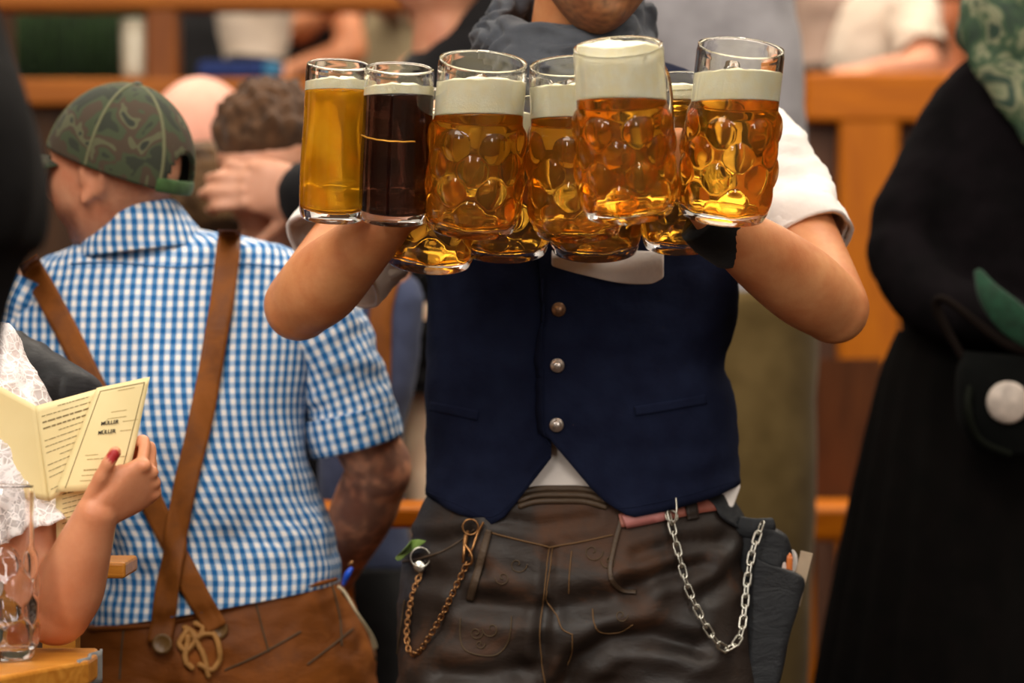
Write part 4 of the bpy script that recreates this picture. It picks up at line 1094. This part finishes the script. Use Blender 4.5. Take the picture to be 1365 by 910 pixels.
eyes(HMW, wom, M_EYE, M_IRIS)
hair_shell(HMW, lambda p: min((p.z-.04+max(0, p.y)*2.2)*30, (p.z+.11)*30), .018, .01, 40, (1, 1, .3)).put('hair', M_HAIRB, wom)
def lace():
    k = NT('white_lace'); v = k.coords('Object'); vo = k.n('ShaderNodeTexVoronoi'); vo.inputs['Scale'].default_value = 95; vo.feature = 'DISTANCE_TO_EDGE'; k.l(v, 'Vector', vo, 'Vector')
    n1 = k.noise(v, 26, 4, .7, 1.5); r = k.ramp(n1, 'Fac', [(.42, (.10, .10, .10)), (.60, (1, 1, 1))]); r2 = k.ramp(vo, 'Distance', [(.02, (1, 1, 1)), (.10, (.35, .35, .35))])
    mx = k.mix(1.0, (r, 'Color'), (r2, 'Color'), 'LIGHTEN')
    k.l(mx, 2, k.b, 'Alpha'); k.b.inputs['Base Color'].default_value = (*lin('f0e8e6'), 1); k.b.inputs['Roughness'].default_value = .8
    k.bump(n1, 'Fac', .5, .003); return k.m
M_LACE = lace()
g = tube([(shw+Vector((-.01, 0, .02)), .075), (P(-20, 560, 3.48), .078), (P(0, 600, 3.46), .072), (P(22, 650, 3.44), .060), (P(38, 690, 3.43), .046), (P(48, 715, 3.425), .052)], 60, 60, round_ends=False, capped=False)
wrinkle(g, .009, 14, (2, 2, .8), 9); o = g.put('lace_sleeve', M_LACE, wom); solid(o, .0012, 0)
rings = []
for i in range(10):
    t = i/9; c = P(38, 682, 3.43).lerp(P(54, 722, 3.42), t); rr = .045+.014*t; ring = []
    d = (P(54, 722, 3.42)-P(38, 682, 3.43)).normalized(); B = basis(d, Vector((0, 1, 0))).to_3x3()
    for j in range(90):
        a = 2*PI*j/90; r_ = rr*(1+.10*t*math.sin(a*13)); ring.append(c+B @ Vector((r_*math.cos(a), r_*math.sin(a), 0)))
    rings.append(ring)
solid(loft(rings, True, False, False).put('lace_ruffle', M_LACE, wom), .0012, 0)
g = torso([(408, 408, -240, -85, 3.60, .07), (440, 440, -345, -10, 3.60, .085), (560, 560, -320, -15, 3.60, .115), (700, 700, -300, -45, 3.60, .10), (800, 800, -305, -50, 3.60, .105)], 60, 40); wrinkle(g, .006, 12, seed=2); g.put('blouse', M_SHIRT, wom)
g = torso([(790, 790, -320, -40, 3.60, .12), (900, 900, -350, -10, 3.50, .17), (950, 950, -360, 0, 3.42, .26), (1250, 1250, -380, 20, 3.36, .30), (1400, 1400, -385, 25, 3.36, .30)], 60, 30); wrinkle(g, .012, 8, (3, 1, .4), 4); g.put('skirt', cloth('dark_green_skirt', '24382c', '162218'), wom)
for x in (-260, -110):
    a = Vector((P(x, 0, 3.2).x, 3.2, .07)); limb((a+Vector((0, .05, .3)), .05), (a, .035), n=20).put('stocking', cloth('white_stocking', 'd8d0c8', 'b8b0a8'), wom); shoe(Vector((a.x, 3.17, 0)), 0, M_BLKLEATHER, wom, .9)
t = thing('bench', (P(-180, 455, 3.6).x, 3.62, 0), 'pale wooden bench under the person with the menu, mostly outside the left edge', 'bench')
bpy.data.objects.remove(t)
# ================================================================ table corner with the empty mug
M_PINE = wood('varnished_pine', 'b06a20', 'd8943c', .3, 'x', 1.2)
t = thing('beer_table', (P(-120, 455, 3.3).x, 3.3, 0), 'varnished pine table corner at the lower left under the clear empty mug', 'table')
top = [on_height(131, 863, .80), on_height(130, 872, .80), on_height(118, 880, .80), on_height(-90, 918, .80), on_height(-420, 918, .80), on_height(-420, 862, .80)]
g = Geo(); n = len(top); g.add([v.copy() for v in top]+[v-Vector((0, 0, .028)) for v in top], [tuple(range(n)), tuple(range(2*n-1, n-1, -1))]+[(i, n+i, n+(i+1) % n, (i+1) % n) for i in range(n)])
bevel(g.put('tabletop', M_PINE, t, smooth=False), .004)
for x, y in ((-.62, 3.35), (-.9, 3.12), (-.9, 3.35)):
    g = Geo(); box(g, (x, y, .003), (x+.045, y+.045, .772)); g.put('leg', M_PINE, t, smooth=False)
# cloth pad clipped round the corner
q = [on_height(127, 868, .80), on_height(112, 884, .80)]
g = Geo(); V = []
for i in range(9):
    for j in range(7):
        p = on_height(131-i*3.4, 866+i*1.9, .80); V.append(Vector((p.x+.004+.003*math.sin(i*1.4), p.y-.006, .802-.036*j/6)))
g.add(V, [(i*7+j, (i+1)*7+j, (i+1)*7+j+1, i*7+j+1) for i in range(8) for j in range(6)])
o = g.put('table_edge_cloth', cloth('grey_rag', '8c8a86', '6a6a6c'), t); solid(o, .003, 0)
mug(-6, 877, 648, -5, 3.30, 56, None, None, 0, 0, 8, True, 'clear empty dimpled glass mug on the pine table corner at lower left', handle=200, name='beer_mug')

# the far ends of the next table: the small piece of pine behind the forearm
g = Geo(); a = P(128, 770, 3.72); b = P(166, 742, 3.72)
box(g, (P(-20, 0, 3.62).x, 3.60, P(0, 771, 3.60).z), (P(167, 0, 3.60).x, 3.72, P(0, 749, 3.60).z))
t = thing('side_table', (P(60, 455, 3.65).x, 3.65, 0), 'small end of a pale pine board behind the forearm of the person with the menu', 'table'); bevel(g.put('tabletop', M_PINE, t, smooth=False), .004)
for x in (-15, 60):
    g = Geo(); xx = P(x, 0, 3.65).x; box(g, (xx, 3.63, .003), (xx+.04, 3.67, P(0, 771, 3.60).z)); g.put('leg', M_PINE, t, smooth=False)

# ================================================================ the menu
def paper():
    k = NT('cream_paper'); v = k.coords('Object'); nz = k.noise(v, 12, 4); r = k.ramp(nz, 'Fac', [(.3, lin('e3cd92')), (.7, lin('ecd9a2'))]); k.l(r, 'Color', k.b, 'Base Color'); k.b.inputs['Roughness'].default_value = .55; return k.m
M_PAPER = paper(); M_INK = plain('brown_print', '7c6a44', .8); M_INKB = plain('black_print', '1e1a16', .8); M_INKL = plain('pale_print', 'b09a66', .8)
menu = thing('menu', P(110, 700, 3.38), 'open cream paper menu with printed text held up over the pine table', 'menu')
def sheet(name, corners, n=14, bend=0, th=.0008):
    """corners: four (px, py, Y) in order top-left, top-right, bottom-right, bottom-left"""
    A, B, C_, D = [P(*c) for c in corners]; V = []
    def at(u, v): 
        p = A.lerp(B, u).lerp(D.lerp(C_, u), v); p = p+Vector((0, -1, 0))*bend*math.sin(PI*u)*1.0; return p
    for i in range(n+1):
        for j in range(n+1): V.append(at(j/n, i/n))
    g = Geo().add(V, [(i*(n+1)+j, (i+1)*(n+1)+j, (i+1)*(n+1)+j+1, i*(n+1)+j+1) for i in range(n) for j in range(n)])
    o = g.put(name, M_PAPER, menu); solid(o, th, 0); return o, at
rs = random.Random(5)
def line(at, u0, v0, u1, v1, r, mat, par, bold=False, words=True):
    g = Geo(); L = 0; u = 0
    while u < 1:
        w_ = rs.uniform(.06, .16) if words else 1.0; e_ = min(1, u+w_); pts = []
        for k in range(5):
            f = u+(e_-u)*k/4; pts.append(at(u0+(u1-u0)*f, v0+(v1-v0)*f)+Vector((0, -.0009, 0)))
        q = [p+Vector((0, 0, r)) for p in pts]; p_ = [p-Vector((0, 0, r)) for p in pts]
        g.add(q+p_, [(i, i+5, i+6, i+1) for i in range(4)]); u = e_+(.02 if words else 1)
    return g
def printing(at, o, rows, mat, name='print', r=.0005):
    g = Geo()
    for (u0, u1, v, bold) in rows: g.join(line(at, u0, v, u1, v, r*(2 if bold else 1), mat, o))
    g.put(name, mat, o)
p1, a1 = sheet('left_page', [(-60, 482, 3.40), (48, 541, 3.37), (66, 668, 3.38), (-50, 640, 3.41)])
p2, a2 = sheet('middle_page', [(47, 541, 3.370), (131, 518, 3.385), (112, 642, 3.375), (66, 668, 3.375)])
p3, a3 = sheet('right_page', [(129, 517, 3.372), (200, 502, 3.36), (168, 652, 3.360), (74, 656, 3.366)], bend=.003)
p4, a4 = sheet('lower_page', [(74, 650, 3.383), (166, 628, 3.378), (150, 730, 3.385), (76, 756, 3.39)])
printing(a2, p2, [(.08 if k % 4 else .35, rs.uniform(.7, .97), .06+.064*k, k in (2, 3)) for k in range(14)], M_INK, r=.0004)
printing(a4, p4, [(.1, rs.uniform(.6, .97), .10+.062*k, k in (0,)) for k in range(14)], M_INK, r=.0004)
printing(a3, p3, [(.45, .75, .07, 0), (.45, .72, .27, 0), (.42, .74, .33, 0), (.70, .95, .375, 0), (.70, .88, .46, 0), (.25, .45, .66, 0), (.3, .9, .70, 0), (.30, .6, .80, 1), (.30, .58, .85, 0), (.3, .5, .9, 0)], M_INKL, r=.0004)
g = Geo()
for (u0, v0, u1, v1) in ((.10, .04, .92, .04), (.92, .04, .88, .9), (.10, .04, .12, .96)):
    for k in range(14):
        f, f2 = k/14, (k+1)/14; pa = a3(u0+(u1-u0)*f, v0+(v1-v0)*f)+Vector((0, -.001, 0)); pb_ = a3(u0+(u1-u0)*f2, v0+(v1-v0)*f2)+Vector((0, -.001, 0))
        g.join(tube([(pa, .00035), (pb_, .00035)], 6, 2))
g.put('border_line', M_INK, p3)
def text(s, at, u, v, size, mat, parent, lean=0):
    cu = bpy.data.curves.new('t', 'FONT'); cu.body = s; cu.size = size; cu.extrude = .0001; cu.offset = size*.018; cu.shear = .25
    o = bpy.data.objects.new('t', cu); COL.objects.link(o); dg = bpy.context.evaluated_depsgraph_get(); me = bpy.data.meshes.new_from_object(o.evaluated_get(dg)); bpy.data.objects.remove(o)
    X = (at(u+.1, v)-at(u, v)).normalized(); Yd = (at(u, v-.05)-at(u, v)).normalized(); N = X.cross(Yd).normalized(); Yd = N.cross(X)
    M = Matrix((X, Yd, N)).transposed().to_4x4(); M.translation = at(u, v)+Vector((0, -.0014, 0)); me.transform(M); me.name = 'print'
    put('print', me, mat, parent)
text('MÜLLER', a3, .34, .385, .0058, M_INKB, p3)
text('MÜLLER', a3, .34, .47, .0058, M_INKB, p3)

# ================================================================ dark-sleeved arm and out-of-focus head at the left
M_BLKSAT = leather('black_satin_jacket', '0b0a0c', '121014', '0e0d10', .5, 14, .35, .3)
pj = thing('person', (P(-230, 455, 3.85).x, 3.85, 0), 'person in black satin jacket at the left edge, the sleeve ending behind the menu', 'person')
g = [tube([(P(-260, 420, 3.86), .085), (P(-120, 455, 3.82), .075), (P(-10, 500, 3.80), .062), (P(55, 520, 3.79), .050), (P(100, 536, 3.78), .040), (P(118, 550, 3.78), .028)], 40, 40)]
gg = Geo()
for q in g: gg.join(q)
tb = torso([(330, 330, -330, -200, 3.88, .06), (380, 380, -420, -130, 3.88, .09), (520, 520, -430, -120, 3.88, .11), (760, 760, -420, -140, 3.88, .11), (900, 900, -440, -120, 3.88, .13)], 50, 30)
fuse('jacket', [gg, tb], .006, M_BLKSAT, pj, smooth=4, post=lambda c, n: c+n*.006*(1-2*abs(noise.noise(Vector((c.x*1.6, c.y, c.z))*13))))
HJ = head_matrix(P(-265, 180, 3.86), 30, 0)
hj, _t = hand(P(108, 542, 3.78), Vector((.55, .1, -.75)), Vector((-.6, .6, -.3)), 1, ((30, 40, 30),)*4, s=.8)
fuse('body', head_parts(HJ)+[limb((P(-265, 260, 3.87), .055), (P(-265, 350, 3.88), .065))], .006, S_FAIR, pj)
eyes(HJ, pj, M_EYE, M_IRIS)
hair_shell(HJ, lambda p: min((p.z-.04+max(0, p.y)*2)*30, (p.z+.08)*30), .016, .008, 40).put('hair', M_HAIRD, pj)
g = torso([(890, 890, -440, -120, 3.88, .13), (1100, 1100, -420, -130, 3.86, .13), (1600, 1600, -380, -150, 3.86, .1)], 40, 20); g.put('trousers', M_BLACK, pj)

pb2 = thing('person', (P(-120, 455, 2.45).x, 2.45, 0), 'out-of-focus person with long dark hair and black coat cut off by the upper left edge', 'person')
HB = head_matrix(P(-100, 175, 2.47), 180, 0, 0, .95)
fuse('body', head_parts(HB)+[limb((P(-95, 290, 2.45), .05), (P(-95, 400, 2.45), .06))], .006, S_FAIR, pb2)
eyes(HB, pb2, M_EYE, M_IRIS)
g = Geo(); rings = []
for (y, xl, xr, hd) in catmull([(-60., -170., -70., .05), (-30, -215, -25, .095), (60, -238, 8, .125), (150, -245, 42, .135), (250, -248, 60, .125), (320, -246, 55, .105), (350, -240, 30, .08), (420, -225, 8, .07), (500, -210, 0, .06)], 60):
    ring = []
    for j in range(60):
        a = 2*PI*j/60; wv = 1+.035*math.sin(a*9+y*.02); ring.append(P((xl+xr)/2+(xr-xl)/2*math.cos(a)*wv, y, 2.46)+Vector((0, hd*math.sin(a)*wv-.005, 0)))
    rings.append(ring)
M_HAIRBK = cloth('near_black_hair', '0b0807', '070505', .8, 80, 400, .4, 0, .15)
loft(rings).put('hair', M_HAIRBK, pb2)
g = torso([(370, 370, -190, -50, 2.46, .07), (430, 430, -400, -25, 2.46, .10), (600, 600, -430, -35, 2.46, .12), (1000, 1000, -420, -40, 2.46, .13), (2300, 2300, -420, -30, 2.46, .15)], 50, 40); wrinkle(g, .008, 8, seed=6); g.put('coat', M_BLACK, pb2)
# ================================================================ guests behind
def guest(label, hx, hy, Y, yaw, cloth_mat, skin, hairm=None, hs=1.0, pitch=0, hair_len=.0, sh=None, rows=None, arms=(), trousers=None, bald=False, face_hand=None, hair_amp=.012, extra=(), voxel=.009, legs=True, roll=0, loc=None):
    cx = P(hx, 0, Y).x; k = FPX/Y
    t = thing('person', (loc or cx, Y, 0), label, 'person')
    M = head_matrix(P(hx, hy, Y), yaw, pitch, roll, hs); nb = P(hx, hy, Y)-Vector((0, 0, .10))
    rows = rows or [(hy+.17*k, -.08, .08, .06), (hy+.20*k, -.16, .16, .08), (hy+.27*k, -.22, .22, .10), (hy+.45*k, -.20, .20, .12), (hy+.70*k, -.18, .18, .12), (hy+.82*k, -.19, .19, .12)]
    rr = [(r[0], r[0], hx+r[1]*k if abs(r[1]) < 2 else r[1], hx+r[2]*k if abs(r[2]) < 2 else r[2], Y+.02, r[3]) for r in rows]
    last = rr[-1]
    gs = head_parts(M)+[limb((nb+Vector((0, 0, .06)), .052), (nb-Vector((0, -.01, .08)), .062), n=20)]
    for a in arms:      # (shoulder, elbow, wrist) as (px, py, Y), sleeve fraction, curl
        S, E, W_ = P(*a[0]), P(*a[1]), P(*a[2])
        gs += [limb((S, .05), (E, .044), n=20), limb((E, .043), (E.lerp(W_, .3), .044), (W_, .029), n=20)]
        hd_, _ = hand(W_, (W_-E) if len(a) < 6 else Vector(a[5]), Vector(a[4]) if len(a) > 4 and a[4] else Vector((0, .3, -1)), 1, ((25, 35, 25),)*4); gs += hd_
    for a in arms: gs.append(limb((nb-Vector((0, -.02, .06)), .05), (P(*a[0]), .05), n=16))
    gs += list(extra)
    fuse('body', gs, voxel, skin, t, smooth=4)
    tg = torso(rr, 56, 40); wrinkle(tg, .010, 7, seed=hx*.01); top = tg.put('top', cloth_mat, t)
    for i, a in enumerate(arms):
        S, E, W_ = P(*a[0]), P(*a[1]), P(*a[2]); f = a[3]
        pts = [(S, .075), (S.lerp(E, .5), .066)]
        if f <= 1: pts = [(S, .075), (S.lerp(E, f*.5), .068), (S.lerp(E, f), .064)]
        else: pts += [(E, .060), (E.lerp(W_, (f-1)*.5), .055), (E.lerp(W_, f-1), .045)]
        sleeve('sleeve', pts, t, cloth_mat, .008, i+hx*.1, False)
    if not bald and hairm:
        hair_shell(M, lambda p: min((p.z-.035+max(0, p.y)*2.0)*30, (p.z+.06+hair_len)*30), .018, hair_amp, 45).put('hair', hairm, t)
    eyes(M, t, M_EYE, M_IRIS)
    if legs:
        z0 = last; yb = z0[0]
        mt = trousers or M_BLACK
        g = torso([(yb-8, yb-8, z0[2], z0[3], Y+.02, .125), (yb+.15*k, yb+.15*k, z0[2]-.01*k, z0[3]+.01*k, Y+.02, .13), ((CAMZ-.05)*k+CY, (CAMZ-.05)*k+CY, z0[2]+.03*k, z0[3]-.03*k, Y+.02, .10)], 40, 20) if legs != 'trousers' else None
        if g: wrinkle(g, .01, 6, seed=2); g.put('trousers', mt, t)
        for s in (-1, 1): shoe(Vector(((P((z0[2]+z0[3])/2, 0, Y).x)+s*.09, Y+.02, 0)), 0, M_BLKLEATHER, t)
    return t, M
M_GREY = cloth('grey_polo', 'a09c9e', '8c888a', .85, 20)
M_KHAKI = cloth('khaki_trousers', '6c5832', '54421f', .85, 14)
M_WHITE2 = cloth('cream_shirt', 'dccab8', 'c8b4a0', .85, 10)
M_PINKW = cloth('rose_beige_blouse', 'b89c8c', 'a08474', .85, 12)
M_CURLY = cloth('curly_brown_hair', '5c3f28', '3a2616', .85, 55, 300, .6)
M_BLOND = cloth('dark_blond_hair', '6e5030', '35220f', .8, 20, 300, .5)
M_AUBURN = cloth('auburn_hair', '6c3616', '4c240e', .8, 30, 300, .5)
M_BLUEGREY = cloth('blue_grey_cloth', '48506c', '383e56', .9, 20)
M_BLACKT = cloth('black_tshirt', '141214', '0c0b0c', .9, 20)

# bald head just right of the cap
guest('bald person behind the camouflage cap, only the pink crown visible', 268, 214, 5.8, 150, M_WHITE2, skin_mat('rosy_skin', 'e8a890', 'dc9880'), hs=1.34, bald=True)
guest('brown-haired person between the camouflage cap and the curly-haired person', 268, 288, 5.45, -158, M_BLACKT, S_TAN, M_BLOND, hs=.98, hair_len=-.02, hair_amp=.008)
# curly-haired person hiding the face behind one hand
YM = 5.0
hd5, _ = hand(P(412, 252, YM-.13), Vector((-1, -.02, .06)), Vector((.0, .95, -.1)), 1, ((14, 52, 38), (12, 50, 38), (12, 48, 38), (14, 52, 38)), (10, 12), 5, 1.12)
gm, MM = guest('curly brown haired person covering the face with one hand, left of the golden beer', 364, 226, YM, -28, M_BLACKT, skin_mat('ruddy_skin', 'd8a084', 'c48868'), M_CURLY, hs=1.08, pitch=14, hair_amp=.016, voxel=.0055,
      extra=hd5+[limb((P(470, 300, YM-.11), .05), (P(435, 262, YM-.12), .036), (P(410, 252, YM-.13), .030))])
g = tube([(P(520, 330, YM-.08), .07), (P(465, 290, YM-.10), .066), (P(425, 266, YM-.115), .060), (P(408, 258, YM-.12), .054)], 36, 20); wrinkle(g, .004, 12); g.put('sleeve', M_BLACKT, gm)
# person in the black jacket behind the scarf
gj, MJ = guest('person in black jacket behind the waiter\'s grey scarf, chin and jaw in profile', 592, -52, 5.55, -78, M_BLACKT, S_PINK, M_HAIRD, hs=1.1, rows=[(-12, .07, .12, .05), (14, .03, .20, .07), (40, -.01, .27, .09), (66, -.05, .31, .10), (130, -.10, .33, .11), (300, -.15, .33, .12), (560, -.16, .26, .12), (760, -.16, .26, .12)], pitch=8)
# grey polo shirt, khaki trousers
guest('person in grey polo shirt and khaki trousers standing behind the waiter\'s left arm', 960, -330, 5.4, 170, M_GREY, S_FAIR, M_HAIRB, rows=[(-205, -.08, .08, .06), (-180, -.16, .15, .08), (-110, -.18, .155, .10), (0, -.17, .135, .12), (90, -.16, .145, .12), (200, -.15, .15, .12), (330, -.14, .16, .12), (398, -.13, .165, .12)], trousers=M_KHAKI, arms=[((820, -100, 5.42), (800, 120, 5.42), (830, 300, 5.3), .7)])
gb, MB_ = guest('person in blue-grey shirt with tan suspender seen low under the waiter\'s right elbow', 500, 280, 4.80, 175, M_BLUEGREY, S_TAN, M_HAIRD, hs=.95, rows=[(366, -.05, .05, .05), (384, -.085, .07, .07), (420, -.095, .075, .08), (520, -.09, .06, .08), (600, -.09, .045, .08), (760, -.10, .06, .09)])
o = [c for c in gb.children if c.name.startswith('top')][0]
strap([(520, 366), (508, 410), (506, 470), (504, 540)], 30, bvh(o), .004, .002, 26, 4).put('suspender', M_STRAP, gb)
gk, MK = guest('person in black t-shirt with bare pale arm hanging beside the navy vest', 600, 270, 5.1, 175, M_BLACKT, skin_mat('pale_arm_skin', 'f0d0b0', 'e4bc9c'), M_HAIRD, rows=[(345, -.06, .06, .05), (362, -.10, .10, .08), (400, -.075, .12, .10), (520, -.065, .12, .11), (620, -.06, .12, .11), (760, -.08, .12, .12)], arms=[((585, 440, 5.05), (558, 610, 5.01), (570, 760, 4.97), .55)])

# ---- far crowd behind the railing
def far(label, hx, hy, yaw, m, sk, hm, Y=8.5, **kw): return guest(label, hx, hy, Y, yaw, m, sk, hm, voxel=.014, **kw)
far('person in cream white shirt standing at the gallery railing, upper left', 340, -120, 10, M_WHITE2, S_PINK, M_HAIRD, rows=[(-48, -.07, .07, .06), (-34, -.12, .12, .08), (0, -.115, .115, .10), (40, -.10, .10, .10), (86, -.085, .075, .10), (98, -.08, .07, .1)], Y=8.3, legs=True)
far('person in dark coat at the railing, left of the cream white shirt', 275, -60, 20, M_BLACKT, S_PINK, M_HAIRD, Y=9.5)
far('person leaning with bare arm along the railing, upper middle', 430, -95, -20, M_BLACKT, skin_mat('orange_skin', 'd08a60', 'bc764c'), M_AUBURN, Y=8.75, rows=[(-30, -.08, .08, .06), (-15, -.14, .14, .08), (30, -.13, .12, .10), (80, -.12, .09, .10), (120, -.12, .1, .1)],  # bare arm in an orange skin colour of its own
    arms=[((455, -5, 8.7), (470, 70, 8.62), (385, 96, 8.55), .15), ((400, -20, 8.7), (395, 40, 8.6), (430, 20, 8.55), .2)])
far('person in pale beige top right of the leaning bare arm', 515, -60, 30, cloth('beige_top', 'b8a684', 'a08c6c'), S_PINK, M_HAIRD, Y=9.2, rows=[(-20, -.08, .08, .06), (-8, -.15, .14, .08), (40, -.15, .15, .10), (110, -.13, .15, .10), (160, -.13, .14, .1)], arms=[((560, 0, 8.7), (590, 70, 8.5), (540, 96, 8.4), .3)])
far('person in rose beige blouse behind the pine partition', 1112, -110, 30, M_PINKW, S_PINK, M_AUBURN, Y=9.3, rows=[(-52, -.07, .07, .06), (-38, -.14, .14, .08), (0, -.13, .13, .10), (60, -.13, .13, .10), (110, -.14, .14, .1)])
far('person in cream blouse leaning over the pine partition', 1190, -85, 20, M_WHITE2, S_PINK, M_BLOND, Y=7.75, rows=[(-15, -.07, .07, .06), (0, -.12, .11, .08), (35, -.15, .09, .10), (75, -.17, .10, .10), (112, -.17, .10, .1)], arms=[((1215, 20, 7.7), (1235, 90, 7.55), (1160, 96, 7.5), .75)])
far('auburn haired person behind the partition beside the black dress', 1262, 22, -40, M_WHITE2, skin_mat('warm_skin', 'd08058', 'bc6c44'), M_AUBURN, Y=8.75, hair_len=.05)
# things standing on the railing
M_CLEAR = M_GLASS
o = lathe([(.001, 0), (.034, 0), (.036, .01), (.040, .15), (.037, .15), (.033, .012), (.001, .010)], 32).xf(Matrix.Translation(P(181, 104, 7.67))).put('water_glass', plain('milky_glass', 'cbbfa8', .2)); tag(o, 'pale glass standing on the railing above the camouflage cap', 'glass')
g = Geo(); box(g, (0, 0, 0), (.20, .10, .045), Matrix.Translation(P(262, 104, 7.64))); o = bevel(g.put('folded_cloth', cloth('blue_cloth', '2c3f78', '1f2c58'), smooth=False), .015, 3); tag(o, 'folded blue cloth on the railing below the cream white shirt', 'cloth')
g = lathe([(.001, 0), (.026, 0), (.028, .01), (.028, .035), (.02, .04), (.001, .04)], 24).xf(Matrix.Translation(P(362, 104, 7.66))); o = g.put('blue_tin', plain('teal_tin', '1f6c94', .4)); tag(o, 'small teal tin on the railing under the cream shirt', 'tin')

# ================================================================ person in the black dress, right
YD = 4.85
pd = thing('person', (P(1400, 455, YD).x, YD, 0), 'person in long black pleated dress and green patterned scarf filling the right edge', 'person')
HD = head_matrix(P(1395, -70, YD), -150, 0)
fuse('body', head_parts(HD)+[limb((P(1390, 10, YD), .052), (P(1390, 80, YD), .06), (P(1390, 140, YD), .08))], .008, S_PINK, pd)
eyes(HD, pd, M_EYE, M_IRIS)
hair_shell(HD, lambda p: min((p.z-.035+max(0, p.y)*2.0)*30, (p.z+.10)*30), .02, .01, 40).put('hair', M_BLOND, pd)
M_BD = cloth('black_dress_cloth', '0e0b0a', '090807', .95, 20, 600, .3, 0, .05)
M_BJ = cloth('black_jacket_cloth', '120e10', '0b090a', .95, 20, 600, .3, 0, .05)
bod = torso([(62, 62, 1312, 1480, YD, .06), (90, 90, 1285, 1520, YD, .09), (140, 140, 1248, 1560, YD, .12), (220, 220, 1215, 1590, YD, .13), (300, 300, 1195, 1590, YD, .13), (400, 400, 1200, 1570, YD, .12), (470, 470, 1205, 1560, YD, .12)], 64, 40)
arm_ = tube([(P(1312, 118, YD-.02), .056), (P(1284, 150, YD-.02), .058), (P(1248, 220, YD-.03), .060), (P(1212, 300, YD-.04), .062), (P(1200, 345, YD-.05), .058)], 28, 24)
fore = tube([(P(1198, 335, YD-.06), .058), (P(1250, 405, YD-.12), .052), (P(1385, 440, YD-.16), .042)], 28, 20)
fuse('jacket', [bod, arm_, fore], .008, M_BJ, pd, smooth=4, post=lambda c, n: c+n*.007*noise.fractal(c*9, 1, 2, 3))
hdd, _ = hand(P(1395, 443, YD-.16), Vector((1, -.1, -.15)), Vector((0, .9, -.3)), 1, ((30, 40, 30),)*4, s=.9)
fuse('hand', hdd, .004, S_PINK, pd)
sk = torso([(440, 440, 1196, 1560, YD, .12), (500, 500, 1172, 1590, YD, .15), (620, 620, 1146, 1620, YD, .19), (760, 760, 1118, 1660, YD, .23), (910, 910, 1090, 1690, YD, .27), (1200, 1200, 1040, 1740, YD, .33), (1380, 1380, 1010, 1770, YD, .36)], 200, 60, exp=2, rip=lambda a, y: 1+.022*min(1, max(0, (y-450)/200))*math.sin(a*26+math.sin(y*.006)*.6))
sk.put('skirt', M_BD, pd)
for x in (1350, 1440): shoe(Vector((P(x, 0, YD).x, YD, 0)), 180, M_BLKLEATHER, pd)
def floral():
    k = NT('green_floral_scarf'); v = k.coords('Object'); n1 = k.noise(v, 16, 3, .6, 1)
    r = k.ramp(n1, 'Fac', [(.35, lin('14281a')), (.48, lin('2c4428')), (.56, lin('78785a')), (.64, lin('1e3424'))]); k.l(r, 'Color', k.b, 'Base Color'); k.b.inputs['Roughness'].default_value = .8; return k.m
fs = [tube([(p, .042) for p in [P(1390, 50, YD)+Vector((.10*math.cos(a), .10*math.sin(a), .02*math.sin(a)-.01*math.cos(a))) for a in [2*PI*k/12 for k in range(13)]]], 18, 50, round_ends=False),
      tube([(P(1310, 20, YD-.09), .04), (P(1325, 70, YD-.12), .045, .02), (P(1365, 130, YD-.14), .045, .018), (P(1410, 200, YD-.15), .04, .012)], 20, 24, up=(0, -1, 0)),
      tube([(P(1345, -30, YD-.06), .06), (P(1330, 20, YD-.08), .06), (P(1345, 70, YD-.10), .05)], 20, 24)]
fuse('scarf', fs, .008, floral(), pd, smooth=3, post=lambda c, n: c+n*.006*noise.noise(c*22))
bag = thing('handbag', P(1345, 600, 4.60), 'black handbag with round pale badge hanging at the right edge', 'bag')
bg_ = torso([(468, 478, 1285, 1400, 4.60, .03), (500, 500, 1275, 1425, 4.60, .045), (560, 560, 1278, 1430, 4.60, .05), (604, 604, 1300, 1410, 4.60, .04)], 40, 24, exp=3); bg_.put('bag_body', cloth('black_green_felt', '090a09', '060706', .95, 60, 900, .2, 0, .1), bag)
lathe([(.030, 0), (.032, .002), (.032, .006), (.028, .009), (.0005, .010)], 32).xf(Matrix.Translation(P(1343, 536, 4.55)) @ basis(Vector((-.05, -1, 0)))).put('badge', plain('pale_badge', 'b4a69a', .5, 0, .5, .25, 60), bag)
tube([(P(1300, 490, 4.60), .005), (P(1290, 540, 4.545), .006), (P(1305, 585, 4.545), .006), (P(1345, 605, 4.55), .006)], 10, 30).put('piping', plain('olive_piping', '0e100b', .9, 0, .05), bag)
tube([(P(1285, 480, 4.6), .006), (P(1250, 415, 4.62), .008), (P(1262, 400, 4.60), .006), (P(1335, 455, 4.56), .008), (P(1375, 470, 4.56), .008)], 12, 40).put('strap', plain('dark_brown_strap', '140e0b', .9, 0, .05), bag)
o = tube([(P(1305, 365, 4.585), .008), (P(1322, 395, 4.56), .020, .006), (P(1350, 425, 4.55), .026, .006), (P(1385, 455, 4.55), .02, .006)], 16, 24, up=(0, -1, 0)).put('green_sash', cloth('green_sash_cloth', '153a26', '0e2818'), bag)
